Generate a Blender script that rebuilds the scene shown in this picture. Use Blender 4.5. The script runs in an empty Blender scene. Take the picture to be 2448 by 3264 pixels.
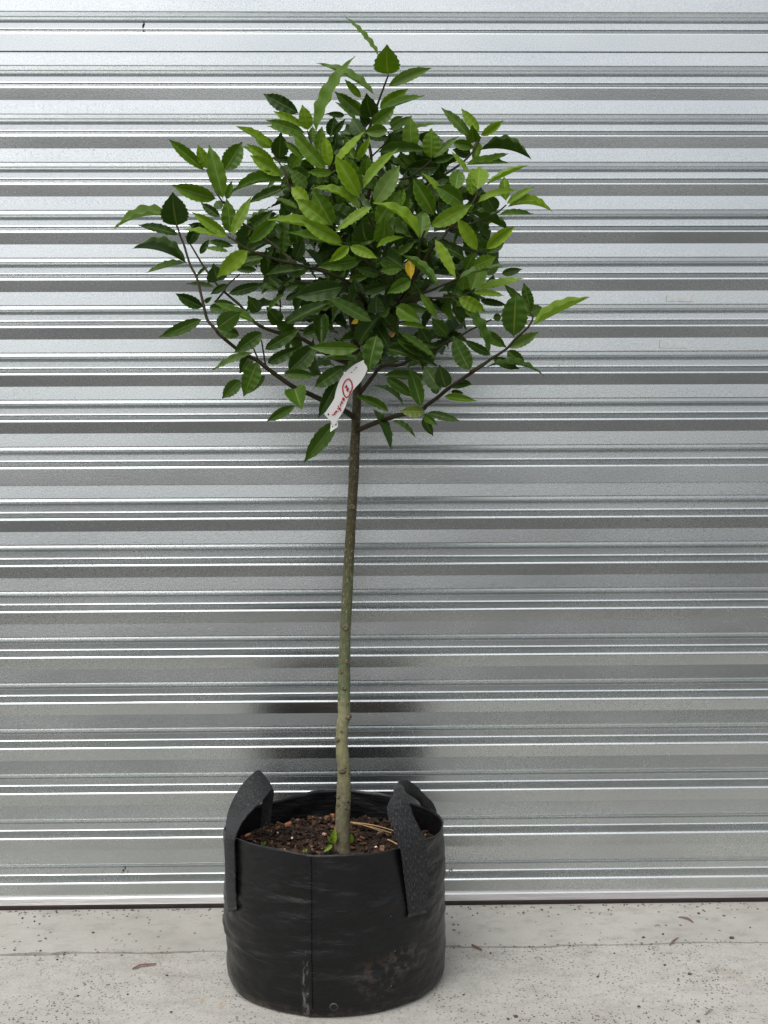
import bpy, math, random
from mathutils import Vector, Matrix, noise, Euler

random.seed(7)
SC = bpy.context.scene
COL = SC.collection
R = math.radians

# ------------------------------------------------------------------ camera, sky, sun, exposure
PITCH, YAW, ROLL, LENS = 4.0, -1.1, -0.24, 46.0
CAM_POS = Vector((-0.049, -2.57, 0.9725))
cam_data = bpy.data.cameras.new('camera')
cam = bpy.data.objects.new('camera', cam_data)
COL.objects.link(cam)
cam_data.sensor_fit = 'VERTICAL'
cam_data.sensor_height = 36.0
cam_data.sensor_width = 27.0
cam_data.lens = LENS
cam_data.clip_start = 0.05
cam_data.clip_end = 1000
CAM_ROT = (Matrix.Rotation(R(YAW), 3, 'Z') @ Matrix.Rotation(R(90 - PITCH), 3, 'X') @ Matrix.Rotation(R(ROLL), 3, 'Z'))
cam.matrix_world = Matrix.Translation(CAM_POS) @ CAM_ROT.to_4x4()
SC.camera = cam

SUN_EL, SUN_AZ = 58.0, -35.0          # azimuth measured from the viewing side towards the left
world = bpy.data.worlds.new('World')
SC.world = world
world.use_nodes = True
wn = world.node_tree
wn.nodes.clear()
sky = wn.nodes.new('ShaderNodeTexSky')
sky.sky_type = 'NISHITA'
sky.sun_disc = False
sky.sun_elevation = R(SUN_EL)
sky.sun_rotation = R(180 - SUN_AZ)
sky.air_density = 1.0
sky.dust_density = 4.0
sky.ozone_density = 1.0
hsv = wn.nodes.new('ShaderNodeHueSaturation')
hsv.inputs['Saturation'].default_value = 0.24     # overcast: nearly white cloud cover
bg = wn.nodes.new('ShaderNodeBackground')
bg.inputs['Strength'].default_value = 0.14
wo = wn.nodes.new('ShaderNodeOutputWorld')
wn.links.new(sky.outputs[0], hsv.inputs['Color'])
wn.links.new(hsv.outputs[0], bg.inputs['Color'])
wn.links.new(bg.outputs[0], wo.inputs['Surface'])

sun_data = bpy.data.lights.new('sun', 'SUN')
sun_data.energy = 0.6
sun_data.angle = R(40)
sun_data.color = (1.0, 0.97, 0.93)
sun = bpy.data.objects.new('sun', sun_data)
COL.objects.link(sun)
sdir = Vector((math.sin(R(SUN_AZ)) * math.cos(R(SUN_EL)), -math.cos(R(SUN_AZ)) * math.cos(R(SUN_EL)), math.sin(R(SUN_EL))))
sun.rotation_euler = sdir.to_track_quat('Z', 'Y').to_euler()
sun.location = (0, -3, 5)

SC.view_settings.view_transform = 'Standard'
SC.view_settings.look = 'None'
SC.view_settings.exposure = 0.62
SC.view_settings.gamma = 1.0
SC.view_settings.use_curve_mapping = False
SC.cycles.max_bounces = 8
SC.cycles.glossy_bounces = 5
SC.cycles.transparent_max_bounces = 8

# ------------------------------------------------------------------ survey helpers: photograph pixels to points at a known distance from the door
FPX = LENS / 36.0 * 3264.0

def ray(px, py):
    d = CAM_ROT @ Vector(((px - 1224.0) / FPX, -(py - 1632.0) / FPX, -1.0))
    return d.normalized()

def at(px, py, D):
    """point at distance D (metres) in front of the door plane y = 0"""
    d = ray(px, py)
    t = (-D - CAM_POS.y) / d.y
    return CAM_POS + d * t

def on_floor(px, py, z=0.0):
    d = ray(px, py)
    t = (z - CAM_POS.z) / d.z
    return CAM_POS + d * t

# ------------------------------------------------------------------ object helpers
def mesh_obj(name, verts, faces, mat=None, parent=None, smooth=False, uv=None):
    me = bpy.data.meshes.new(name)
    me.from_pydata([tuple(v) for v in verts], [], faces)
    if smooth:
        me.polygons.foreach_set('use_smooth', [True] * len(me.polygons))
    me.update()
    if mat is not None:
        me.materials.append(mat)
    o = bpy.data.objects.new(name, me)
    COL.objects.link(o)
    if parent is not None:
        o.parent = parent
    return o

def empty(name, loc=(0, 0, 0)):
    o = bpy.data.objects.new(name, None)
    o.empty_display_size = 0.05
    COL.objects.link(o)
    o.location = loc
    return o

def tag(o, label=None, cat=None, group=None, kind=None):
    if label: o['label'] = label
    if cat: o['category'] = cat
    if group: o['group'] = group
    if kind: o['kind'] = kind
    return o

def adopt(child, parent):
    """parent without moving (parents here are unrotated, unscaled)"""
    child.parent = parent
    child.matrix_parent_inverse = Matrix.Translation(parent.location).inverted()

def box_data(x0, x1, y0, y1, z0, z1):
    v = [(x0, y0, z0), (x1, y0, z0), (x1, y1, z0), (x0, y1, z0), (x0, y0, z1), (x1, y0, z1), (x1, y1, z1), (x0, y1, z1)]
    f = [(0, 3, 2, 1), (4, 5, 6, 7), (0, 1, 5, 4), (1, 2, 6, 5), (2, 3, 7, 6), (3, 0, 4, 7)]
    return v, f

def catmull(pts, sub):
    """smooth a list of vectors (any dimension tuple)"""
    out = []
    n = len(pts)
    for i in range(n - 1):
        p0 = pts[max(i - 1, 0)]; p1 = pts[i]; p2 = pts[i + 1]; p3 = pts[min(i + 2, n - 1)]
        for k in range(sub):
            t = k / sub
            out.append(tuple(0.5 * ((2 * b) + (-a + c) * t + (2 * a - 5 * b + 4 * c - d) * t * t + (-a + 3 * b - 3 * c + d) * t ** 3)
                             for a, b, c, d in zip(p0, p1, p2, p3)))
    out.append(tuple(pts[-1]))
    return out

def tube_data(path, radii, sides=8, jitter=0.0, cap=True):
    verts, faces = [], []
    n = len(path)
    up = Vector((0.31, -0.9, 0.3)).normalized()
    for i in range(n):
        a = path[max(i - 1, 0)]; b = path[min(i + 1, n - 1)]
        tdir = (b - a).normalized()
        u = tdir.cross(up)
        if u.length < 1e-4: u = tdir.cross(Vector((1, 0, 0)))
        u.normalize(); w = tdir.cross(u).normalized()
        for s in range(sides):
            an = 2 * math.pi * s / sides
            r = radii[i]
            if jitter:
                r *= 1 + jitter * noise.noise(path[i] * 60 + Vector((math.cos(an), math.sin(an), 0)) * 1.2)
            verts.append(path[i] + (u * math.cos(an) + w * math.sin(an)) * r)
    for i in range(n - 1):
        for s in range(sides):
            s2 = (s + 1) % sides
            faces.append((i * sides + s, i * sides + s2, (i + 1) * sides + s2, (i + 1) * sides + s))
    if cap:
        faces.append(tuple(range(sides))[::-1])
        faces.append(tuple((n - 1) * sides + s for s in range(sides)))
    return verts, faces

# ------------------------------------------------------------------ materials
class NT:
    def __init__(self, name):
        self.m = bpy.data.materials.new(name)
        self.m.use_nodes = True
        self.t = self.m.node_tree
        self.t.nodes.clear()
        self.out = self.n('ShaderNodeOutputMaterial')
    def n(self, typ, **kw):
        nd = self.t.nodes.new(typ)
        for k, v in kw.items():
            setattr(nd, k, v)
        return nd
    def l(self, a, b):
        self.t.links.new(a, b)
    def bsdf(self, **kw):
        b = self.n('ShaderNodeBsdfPrincipled')
        for k, v in kw.items():
            b.inputs[k.replace('_', ' ')].default_value = v
        self.l(b.outputs[0], self.out.inputs['Surface'])
        return b
    def coord(self, kind='Object', scale=(1, 1, 1)):
        tc = self.n('ShaderNodeTexCoord')
        mp = self.n('ShaderNodeMapping')
        mp.inputs['Scale'].default_value = scale
        self.l(tc.outputs[kind], mp.inputs['Vector'])
        return mp.outputs[0]
    def noise(self, vec, scale, detail=4, rough=0.55, w=0):
        nd = self.n('ShaderNodeTexNoise')
        nd.inputs['Scale'].default_value = scale
        nd.inputs['Detail'].default_value = detail
        nd.inputs['Roughness'].default_value = rough
        self.l(vec, nd.inputs['Vector'])
        return nd.outputs['Fac']
    def ramp(self, fac, stops, interp='LINEAR'):
        r = self.n('ShaderNodeValToRGB')
        r.color_ramp.interpolation = interp
        el = r.color_ramp.elements
        while len(el) > 1: el.remove(el[-1])
        el[0].position = stops[0][0]
        el[0].color = self.c4(stops[0][1])
        for p, c in stops[1:]:
            e = el.new(p); e.color = self.c4(c)
        self.l(fac, r.inputs['Fac'])
        return r.outputs['Color']
    @staticmethod
    def c4(c):
        if isinstance(c, (int, float)): return (c, c, c, 1)
        return (c[0], c[1], c[2], 1)
    def mix(self, fac, a, b, blend='MIX'):
        m = self.n('ShaderNodeMix', data_type='RGBA', blend_type=blend)
        for s, v in ((m.inputs[0], fac), (m.inputs[6], a), (m.inputs[7], b)):
            if isinstance(v, (int, float)) and s.type == 'VALUE': s.default_value = v
            elif isinstance(v, (tuple, list)): s.default_value = self.c4(v)
            elif isinstance(v, (int, float)): s.default_value = self.c4(v)
            else: self.l(v, s)
        return m.outputs[2]
    def math(self, op, a, b=0.0, c=None):
        m = self.n('ShaderNodeMath', operation=op)
        for s, v in zip(m.inputs, (a, b, c)):
            if v is None: continue
            if isinstance(v, (int, float)): s.default_value = v
            else: self.l(v, s)
        return m.outputs[0]
    def bump(self, h, strength=0.3, dist=0.001, normal=None):
        b = self.n('ShaderNodeBump')
        b.inputs['Strength'].default_value = strength
        b.inputs['Distance'].default_value = dist
        self.l(h, b.inputs['Height'])
        if normal is not None: self.l(normal, b.inputs['Normal'])
        return b.outputs[0]

def mat_galvanised():
    t = NT('galvanised_steel')
    v = t.coord('Object')
    vs = t.coord('Object', (0.35, 1, 1))
    b = t.bsdf(Metallic=1.0, Roughness=0.3)
    spang = t.noise(v, 330, 2, 0.6)
    large = t.noise(vs, 7, 3, 0.5)
    fine = t.noise(v, 620, 2, 0.5)
    base = t.ramp(large, [(0.3, (0.575, 0.605, 0.61)), (0.7, (0.655, 0.68, 0.68))])
    grain = t.ramp(fine, [(0.35, 0.80), (0.62, 1.0)])
    col = t.mix(1.0, base, grain, 'MULTIPLY')
    # dust specks
    pits = t.ramp(t.noise(v, 430, 0, 0.4), [(0.72, 1.0), (0.78, 0.3)])
    zone = t.ramp(t.noise(vs, 3.1, 2, 0.5), [(0.48, 0.0), (0.66, 1.0)])
    col = t.mix(zone, col, t.mix(1.0, col, pits, 'MULTIPLY'))
    t.l(col, b.inputs['Base Color'])
    ro = t.math('MULTIPLY_ADD', large, 0.16, 0.13)
    ro = t.math('MULTIPLY_ADD', spang, 0.10, ro)
    t.l(ro, b.inputs['Roughness'])
    h = t.math('ADD', t.math('MULTIPLY', spang, 1.0), t.math('MULTIPLY', fine, 0.6))
    t.l(t.bump(h, 0.24, 0.0005), b.inputs['Normal'])
    return t.m

def mat_simple(name, col, rough=0.5, metal=0.0, var=0.15, nscale=40, bump=0.0, bscale=None, bdist=0.001, spec=0.5):
    t = NT(name)
    v = t.coord('Object')
    b = t.bsdf(Metallic=metal, Roughness=rough)
    b.inputs['Specular IOR Level'].default_value = spec
    nf = t.noise(v, nscale, 4)
    lo = tuple(max(0, c * (1 - var)) for c in col); hi = tuple(min(1, c * (1 + var)) for c in col)
    t.l(t.ramp(nf, [(0.3, lo), (0.7, hi)]), b.inputs['Base Color'])
    if bump:
        t.l(t.bump(t.noise(v, bscale or nscale * 3, 4), bump, bdist), b.inputs['Normal'])
    return t.m

def mat_rail():
    t = NT('brushed_aluminium')
    v = t.coord('Object', (0.5, 1, 90))
    b = t.bsdf(Metallic=0.9, Roughness=0.42)
    n = t.noise(v, 12, 3)
    t.l(t.ramp(n, [(0.3, (0.50, 0.49, 0.49)), (0.7, (0.60, 0.59, 0.59))]), b.inputs['Base Color'])
    t.l(t.bump(n, 0.3, 0.001), b.inputs['Normal'])
    return t.m

def mat_concrete(name, trowelled):
    t = NT(name)
    v = t.coord('Object')
    b = t.bsdf(Roughness=0.82)
    b.inputs['Specular IOR Level'].default_value = 0.25
    big = t.noise(v, 3.2, 5, 0.6)
    mid = t.noise(t.coord('Object', (0.8, 1.2, 1)), 22, 6, 0.7)
    if trowelled:
        col = t.ramp(big, [(0.30, (0.345, 0.335, 0.300)), (0.65, (0.450, 0.440, 0.402))])
        st = t.ramp(mid, [(0.50, 1.0), (0.64, 0.86), (0.76, 0.55)])
        pitsz, pscale, lim = (0.3, 0.07), 70, 0.10
    else:
        col = t.ramp(big, [(0.30, (0.375, 0.366, 0.332)), (0.65, (0.465, 0.455, 0.418))])
        st = t.ramp(mid, [(0.45, 1.0), (0.62, 0.88), (0.78, 0.70)])
        pitsz, pscale, lim = (0.36, 0.10), 140, 0.2
    col = t.mix(1.0, col, st, 'MULTIPLY')
    # warm brown leachate and dirt patches
    dirt = t.ramp(t.noise(t.coord('Object', (0.8, 1.3, 1)), 8, 6, 0.72), [(0.56, 0.0), (0.74, 0.5)])
    col = t.mix(dirt, col, (0.24, 0.20, 0.15))
    # open pores: small dark marks of uneven size
    vor = t.n('ShaderNodeTexVoronoi'); vor.inputs['Scale'].default_value = pscale
    warp = t.n('ShaderNodeVectorMath', operation='ADD')
    wn_ = t.n('ShaderNodeTexNoise'); wn_.inputs['Scale'].default_value = 60
    t.l(v, wn_.inputs['Vector'])
    sc = t.n('ShaderNodeVectorMath', operation='SCALE'); sc.inputs['Scale'].default_value = 0.010
    t.l(wn_.outputs['Color'], sc.inputs[0])
    t.l(t.coord('Object', (1.5, 1.0, 1)), warp.inputs[0]); t.l(sc.outputs[0], warp.inputs[1])
    t.l(warp.outputs[0], vor.inputs['Vector'])
    sep = t.n('ShaderNodeSeparateColor'); t.l(vor.outputs['Color'], sep.inputs[0])
    gate = t.math('GREATER_THAN', sep.outputs[0], 0.30 if not trowelled else 0.82)
    rad = t.math('MULTIPLY_ADD', sep.outputs[1], pitsz[0], pitsz[1])
    pit = t.math('MULTIPLY', t.math('LESS_THAN', vor.outputs['Distance'], rad), gate)
    zone = t.ramp(t.noise(v, 5.0, 3, 0.6), [(0.40, 0.22), (0.62, 1.0)])
    pitc = t.math('MULTIPLY', t.math('MULTIPLY', pit, 0.95), zone)
    col = t.mix(pitc, col, t.mix(sep.outputs[2], (0.065, 0.062, 0.056), (0.15, 0.125, 0.10)))
    if not trowelled:      # two rust drips left of the bag
        sp = t.n('ShaderNodeSeparateXYZ'); t.l(v, sp.inputs[0])
        rn = t.ramp(t.noise(v, 55, 5, 0.7), [(0.42, 0.0), (0.6, 1.0)])
        for (px, py, rx, ry) in ((711, 3195, 0.007, 0.035), (645, 3188, 0.006, 0.012)):
            c = on_floor(px, py)
            dx = t.math('DIVIDE', t.math('SUBTRACT', sp.outputs[0], c.x), rx)
            dy = t.math('DIVIDE', t.math('SUBTRACT', sp.outputs[1], c.y), ry)
            m_ = t.math('SUBTRACT', 1.0, t.math('ADD', t.math('MULTIPLY', dx, dx), t.math('MULTIPLY', dy, dy)))
            cl = t.n('ShaderNodeClamp'); t.l(m_, cl.inputs[0])
            col = t.mix(t.math('MULTIPLY', t.math('MULTIPLY', cl.outputs[0], rn), 0.6), col, (0.36, 0.20, 0.07))
    fine = t.noise(v, 420, 3, 0.7)
    col = t.mix(1.0, col, t.ramp(fine, [(0.3, 0.74), (0.7, 1.08)]), 'MULTIPLY')
    t.l(col, b.inputs['Base Color'])
    h = t.math('SUBTRACT', t.math('ADD', t.math('MULTIPLY', fine, 0.5), t.math('MULTIPLY', mid, 0.8)), t.math('MULTIPLY', pit, 1.1))
    nrm = t.bump(h, 0.55, 0.0022)
    if not trowelled:
        wv = t.n('ShaderNodeTexWave'); wv.bands_direction = 'X'
        wv.inputs['Scale'].default_value = 47; wv.inputs['Distortion'].default_value = 14
        wv.inputs['Detail'].default_value = 3
        t.l(t.coord('Object', (1, 0.25, 1)), wv.inputs['Vector'])
        nrm = t.bump(wv.outputs['Fac'], 0.10, 0.0010, nrm)
    t.l(nrm, b.inputs['Normal'])
    return t.m

def mat_bag():
    t = NT('black_woven_plastic')
    v = t.coord('Object')
    b = t.bsdf(Roughness=0.5)
    b.inputs['Specular IOR Level'].default_value = 0.32
    n1 = t.noise(v, 14, 5, 0.6)
    col = t.ramp(n1, [(0.3, (0.0022, 0.0024, 0.0028)), (0.7, (0.0048, 0.0051, 0.0058))])
    dust = t.ramp(t.noise(t.coord('Object', (1, 1, 1.6)), 22, 6, 0.7), [(0.58, 0.0), (0.8, 0.16)])
    col = t.mix(dust, col, (0.055, 0.053, 0.049))
    sp = t.n('ShaderNodeSeparateXYZ'); t.l(v, sp.inputs[0])
    # soil stains low on the right hand side and a pale scuff beside the seam (object origin = base centre)
    def blob(cx, cz, rx, rz):
        dx = t.math('DIVIDE', t.math('SUBTRACT', sp.outputs[0], cx), rx)
        dz = t.math('DIVIDE', t.math('SUBTRACT', sp.outputs[2], cz), rz)
        r2 = t.math('ADD', t.math('MULTIPLY', dx, dx), t.math('MULTIPLY', dz, dz))
        m = t.math('SUBTRACT', 1.0, r2)
        front = t.math('LESS_THAN', sp.outputs[1], 0.0)
        return t.math('MULTIPLY', t.n_clamp(m), front)
    def ncl(x):
        c = t.n('ShaderNodeClamp'); t.l(x, c.inputs[0]); return c.outputs[0]
    t.n_clamp = ncl
    patch = t.ramp(t.noise(v, 60, 6, 0.75), [(0.47, 0.0), (0.58, 1.0)])
    s1 = t.math('MULTIPLY', blob(0.075, 0.062, 0.055, 0.05), patch)
    col = t.mix(t.math('MULTIPLY', s1, 0.40), col, (0.085, 0.058, 0.042))
    s1b = t.math('MULTIPLY', blob(0.13, 0.085, 0.05, 0.028), patch)
    col = t.mix(t.math('MULTIPLY', s1b, 0.35), col, (0.12, 0.11, 0.095))
    scuff = t.ramp(t.noise(t.coord('Object', (1.6, 1.6, 0.35)), 120, 4, 0.7), [(0.5, 0.0), (0.56, 1.0)])
    s2 = t.math('MULTIPLY', blob(-0.044, 0.045, 0.008, 0.075), scuff)
    col = t.mix(t.math('MULTIPLY', s2, 0.55), col, (0.20, 0.20, 0.20))
    low = t.math('MULTIPLY', t.n_clamp(t.math('MULTIPLY_ADD', sp.outputs[2], -45.0, 0.9)), patch)
    col = t.mix(t.math('MULTIPLY', low, 0.55), col, (0.12, 0.085, 0.06))
    t.l(col, b.inputs['Base Color'])
    ro = t.math('MULTIPLY_ADD', n1, 0.30, 0.20)
    t.l(ro, b.inputs['Roughness'])
    wr = t.noise(t.coord('Object', (0.7, 0.7, 2.0)), 26, 5, 0.6)
    nrm = t.bump(wr, 0.5, 0.008)
    nrm = t.bump(t.noise(v, 500, 2), 0.15, 0.0008, nrm)
    t.l(nrm, b.inputs['Normal'])
    return t.m

def mat_webbing():
    t = NT('black_webbing')
    v = t.coord('UV')
    b = t.bsdf(Roughness=0.6)
    b.inputs['Specular IOR Level'].default_value = 0.3
    rows_ = t.noise(t.coord('UV', (190, 26, 1)), 1.0, 2, 0.5)          # threads along the strap
    n = t.noise(t.coord('UV', (60, 34, 1)), 1.0, 3, 0.6)
    f = t.math('ADD', t.math('MULTIPLY', rows_, 0.7), t.math('MULTIPLY', n, 0.35))
    t.l(t.ramp(f, [(0.38, (0.003, 0.0032, 0.0036)), (0.54, (0.011, 0.0115, 0.0125)), (0.72, (0.085, 0.085, 0.088))]), b.inputs['Base Color'])
    t.l(t.bump(f, 0.6, 0.0014), b.inputs['Normal'])
    return t.m

def mat_bark_trunk():
    t = NT('trunk_bark')
    v = t.coord('Object')
    b = t.bsdf(Roughness=0.72)
    b.inputs['Specular IOR Level'].default_value = 0.3
    sp = t.n('ShaderNodeSeparateXYZ'); t.l(v, sp.inputs[0])
    hgt = t.math('DIVIDE', sp.outputs[2], 1.1)            # object origin at the foot of the trunk
    wob = t.math('MULTIPLY_ADD', t.noise(t.coord('Object', (4, 4, 0.6)), 18, 4), 0.16, hgt)
    wob = t.math('SUBTRACT', wob, 0.08)
    # pale ash-green old wood at the foot, olive then brown-olive young wood above, crown shade painted into the dark top
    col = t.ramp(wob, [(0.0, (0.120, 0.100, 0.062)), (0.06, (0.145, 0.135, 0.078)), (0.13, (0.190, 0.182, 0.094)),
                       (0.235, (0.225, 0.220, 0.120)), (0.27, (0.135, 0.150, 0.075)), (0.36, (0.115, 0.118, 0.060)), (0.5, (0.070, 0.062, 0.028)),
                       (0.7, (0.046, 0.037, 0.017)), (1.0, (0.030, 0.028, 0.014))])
    streak = t.ramp(t.noise(t.coord('Object', (9, 9, 0.7)), 34, 4, 0.6), [(0.46, 0.0), (0.62, 1.0)])
    zone = t.ramp(wob, [(0.22, 0.0), (0.28, 0.75), (0.40, 0.6), (0.5, 0.0)])
    col = t.mix(t.math('MULTIPLY', streak, zone), col, (0.055, 0.10, 0.040))
    lent = t.ramp(t.noise(t.coord('Object', (3.2, 3.2, 1)), 190, 2, 0.4), [(0.62, 0.0), (0.68, 1.0)])
    lz = t.ramp(wob, [(0.3, 0.25), (0.4, 0.8), (0.65, 0.8), (0.8, 0.2)])
    col = t.mix(t.math('MULTIPLY', lent, lz), col, (0.33, 0.30, 0.19))
    mott = t.ramp(t.noise(v, 120, 4, 0.7), [(0.3, 0.55), (0.7, 1.15)])
    col = t.mix(1.0, col, mott, 'MULTIPLY')
    t.l(col, b.inputs['Base Color'])
    t.l(t.bump(t.noise(t.coord('Object', (2, 2, 0.8)), 110, 5), 0.8, 0.002), b.inputs['Normal'])
    return t.m

def mat_twig():
    t = NT('twig_bark')
    v = t.coord('Object')
    b = t.bsdf(Roughness=0.65)
    b.inputs['Specular IOR Level'].default_value = 0.2
    n = t.noise(v, 45, 3)
    t.l(t.ramp(n, [(0.25, (0.018, 0.024, 0.007)), (0.55, (0.026, 0.020, 0.008)), (0.8, (0.050, 0.017, 0.008))]), b.inputs['Base Color'])
    t.l(t.bump(t.noise(v, 300, 3), 0.3, 0.0008), b.inputs['Normal'])
    return t.m

def mat_leaf(name, c0, c1, vein, margin, rough=0.38, trans=0.22, spec=0.5, spots=0.0):
    t = NT(name)
    uv = t.coord('UV')
    v = t.coord('Object')
    sp = t.n('ShaderNodeSeparateXYZ'); t.l(uv, sp.inputs[0])
    oi = t.n('ShaderNodeObjectInfo')
    au = t.math('ABSOLUTE', t.math('MULTIPLY_ADD', sp.outputs[0], 2.0, -1.0))     # 0 midrib .. 1 margin
    col = t.mix(oi.outputs['Random'], c0, c1)
    off = t.n('ShaderNodeVectorMath', operation='SCALE'); 
    off2 = t.n('ShaderNodeVectorMath', operation='ADD')
    t.l(oi.outputs['Location'], off.inputs[0]); off.inputs['Scale'].default_value = 31.0
    t.l(uv, off2.inputs[0]); t.l(off.outputs[0], off2.inputs[1])
    mott = t.ramp(t.noise(off2.outputs[0], 3.5, 4, 0.6), [(0.3, 0.86), (0.7, 1.12)])
    col = t.mix(1.0, col, mott, 'MULTIPLY')
    # side veins
    sv = t.math('SINE', t.math('MULTIPLY', t.math('SUBTRACT', sp.outputs[1], t.math('MULTIPLY', au, 0.16)), 72.0))
    svm = t.ramp(sv, [(0.86, 0.0), (1.0, 0.07)])
    svm = t.math('MULTIPLY', svm, t.math('SUBTRACT', 1.0, au))
    col = t.mix(svm, col, vein)
    mid = t.ramp(t.math('DIVIDE', au, t.math('MULTIPLY_ADD', sp.outputs[1], -0.07, 0.11)), [(0.45, 0.85), (1.0, 0.0)])
    col = t.mix(mid, col, vein)
    mg = t.ramp(au, [(0.90, 0.0), (0.98, 0.85)])
    col = t.mix(mg, col, margin)
    if spots:
        sm = t.ramp(t.noise(off2.outputs[0], 6, 3), [(0.6, 0.0), (0.68, spots)])
        col = t.mix(sm, col, (0.10, 0.05, 0.02))
    b = t.n('ShaderNodeBsdfPrincipled')
    b.inputs['Roughness'].default_value = rough
    b.inputs['Specular IOR Level'].default_value = spec
    t.l(col, b.inputs['Base Color'])
    h = t.math('SUBTRACT', t.math('MULTIPLY', svm, -1.0), t.math('MULTIPLY', mid, 0.6))
    h = t.math('ADD', h, t.math('MULTIPLY', t.noise(off2.outputs[0], 26, 2), 0.35))
    nm = t.bump(h, 0.25, 0.0008)
    t.l(nm, b.inputs['Normal'])
    tr = t.n('ShaderNodeBsdfTranslucent')
    t.l(t.mix(1.0, col, (1.25, 1.35, 0.5), 'MULTIPLY'), tr.inputs['Color'])
    mx = t.n('ShaderNodeMixShader'); mx.inputs[0].default_value = trans
    t.l(b.outputs[0], mx.inputs[1]); t.l(tr.outputs[0], mx.inputs[2])
    t.l(mx.outputs[0], t.out.inputs['Surface'])
    return t.m

def mat_chips():
    t = NT('bark_chip_mix')
    at_ = t.n('ShaderNodeAttribute'); at_.attribute_name = 'chip'
    v = t.coord('Object')
    b = t.bsdf(Roughness=0.85)
    b.inputs['Specular IOR Level'].default_value = 0.3
    col = t.ramp(at_.outputs['Fac'], [(0.0, (0.010, 0.007, 0.005)), (0.45, (0.026, 0.014, 0.008)), (0.72, (0.058, 0.027, 0.013)),
                                     (0.90, (0.115, 0.056, 0.030)), (1.0, (0.20, 0.12, 0.075))])
    col = t.mix(1.0, col, t.ramp(t.noise(v, 260, 3, 0.7), [(0.3, 0.6), (0.7, 1.25)]), 'MULTIPLY')
    t.l(col, b.inputs['Base Color'])
    t.l(t.bump(t.noise(v, 400, 3), 0.5, 0.001), b.inputs['Normal'])
    return t.m

M = {}
M['steel'] = mat_galvanised()
M['rail'] = mat_rail()
M['rubber'] = mat_simple('seal_rubber', (0.020, 0.010, 0.011), 0.6, var=0.4, nscale=60, bump=0.3)
M['strip'] = mat_concrete('trowelled_concrete', True)
M['slab'] = mat_concrete('broomed_concrete', False)
M['yard'] = mat_simple('yard_gravel', (0.098, 0.096, 0.090), 0.9, var=0.3, nscale=6, bump=0.5, bscale=60, bdist=0.01, spec=0.2)
M['bag'] = mat_bag()
M['web'] = mat_webbing()
M['stitch'] = mat_simple('stitch_thread', (0.002, 0.002, 0.0022), 0.8, nscale=200, spec=0.05)
M['tack'] = mat_simple('frayed_stitching', (0.030, 0.029, 0.027), 0.8, var=0.9, nscale=260, bump=0.8, bscale=400)
M['hole'] = mat_simple('hole_edge', (0.004, 0.004, 0.004), 0.9, nscale=200)
M['brassring'] = mat_simple('hole_rim', (0.055, 0.042, 0.032), 0.6, nscale=150)
M['trunk'] = mat_bark_trunk()
M['twig'] = mat_twig()
M['knot'] = mat_simple('knot_bark', (0.105, 0.080, 0.050), 0.85, var=0.5, nscale=160, bump=0.6, bscale=300)
M['chips'] = mat_chips()
M['soil'] = mat_simple('dark_soil', (0.012, 0.008, 0.006), 0.95, var=0.5, nscale=120, bump=0.8, bscale=240, bdist=0.004)
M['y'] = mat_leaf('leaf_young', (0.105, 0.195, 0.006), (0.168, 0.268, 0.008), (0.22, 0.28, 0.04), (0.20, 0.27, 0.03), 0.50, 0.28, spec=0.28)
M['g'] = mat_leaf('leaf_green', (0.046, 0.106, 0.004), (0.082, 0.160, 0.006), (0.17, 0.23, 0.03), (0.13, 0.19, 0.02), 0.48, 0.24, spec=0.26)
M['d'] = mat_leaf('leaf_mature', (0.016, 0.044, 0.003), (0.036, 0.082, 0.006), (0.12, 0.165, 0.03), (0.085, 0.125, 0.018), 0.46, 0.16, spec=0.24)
M['m'] = mat_leaf('leaf_deep_green', (0.026, 0.066, 0.003), (0.050, 0.108, 0.006), (0.14, 0.19, 0.03), (0.105, 0.15, 0.02), 0.48, 0.2, spec=0.24)
M['p'] = mat_leaf('leaf_underside', (0.075, 0.140, 0.022), (0.115, 0.190, 0.035), (0.18, 0.24, 0.07), (0.16, 0.22, 0.05), 0.55, 0.28, spec=0.25)
M['x'] = mat_leaf('leaf_yellowed', (0.50, 0.34, 0.015), (0.52, 0.36, 0.018), (0.50, 0.40, 0.06), (0.30, 0.18, 0.03), 0.5, 0.2, spots=0.7)
M['b'] = mat_leaf('leaf_dried', (0.17, 0.085, 0.04), (0.22, 0.11, 0.05), (0.25, 0.15, 0.07), (0.12, 0.06, 0.03), 0.7, 0.1)
M['e'] = mat_leaf('leaf_scorched', (0.10, 0.15, 0.014), (0.12, 0.17, 0.016), (0.24, 0.27, 0.06), (0.33, 0.22, 0.04), 0.42, 0.2, spots=0.25)
M['weed'] = mat_leaf('weed_leaf', (0.15, 0.25, 0.015), (0.19, 0.30, 0.02), (0.34, 0.45, 0.1), (0.28, 0.40, 0.06), 0.5, 0.3)
M['straw'] = mat_simple('dry_straw', (0.36, 0.23, 0.11), 0.7, nscale=100)
M['paper'] = mat_simple('waterproof_paper', (0.78, 0.775, 0.76), 0.5, var=0.03, nscale=80)
M['ink'] = mat_simple('red_marker_ink', (0.40, 0.012, 0.03), 0.5, var=0.1, nscale=100)
M['blackink'] = mat_simple('black_print', (0.015, 0.015, 0.02), 0.6)
M['hazel'] = mat_simple('dry_leaf_brown', (0.17, 0.06, 0.04), 0.8, var=0.3, nscale=150, bump=0.5)
M['twigdry'] = mat_simple('dry_twig', (0.15, 0.09, 0.065), 0.85, var=0.35, nscale=150, bump=0.5)
M['grit'] = mat_simple('dark_grit', (0.075, 0.062, 0.052), 0.9, var=0.5, nscale=200, bump=0.6)
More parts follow.
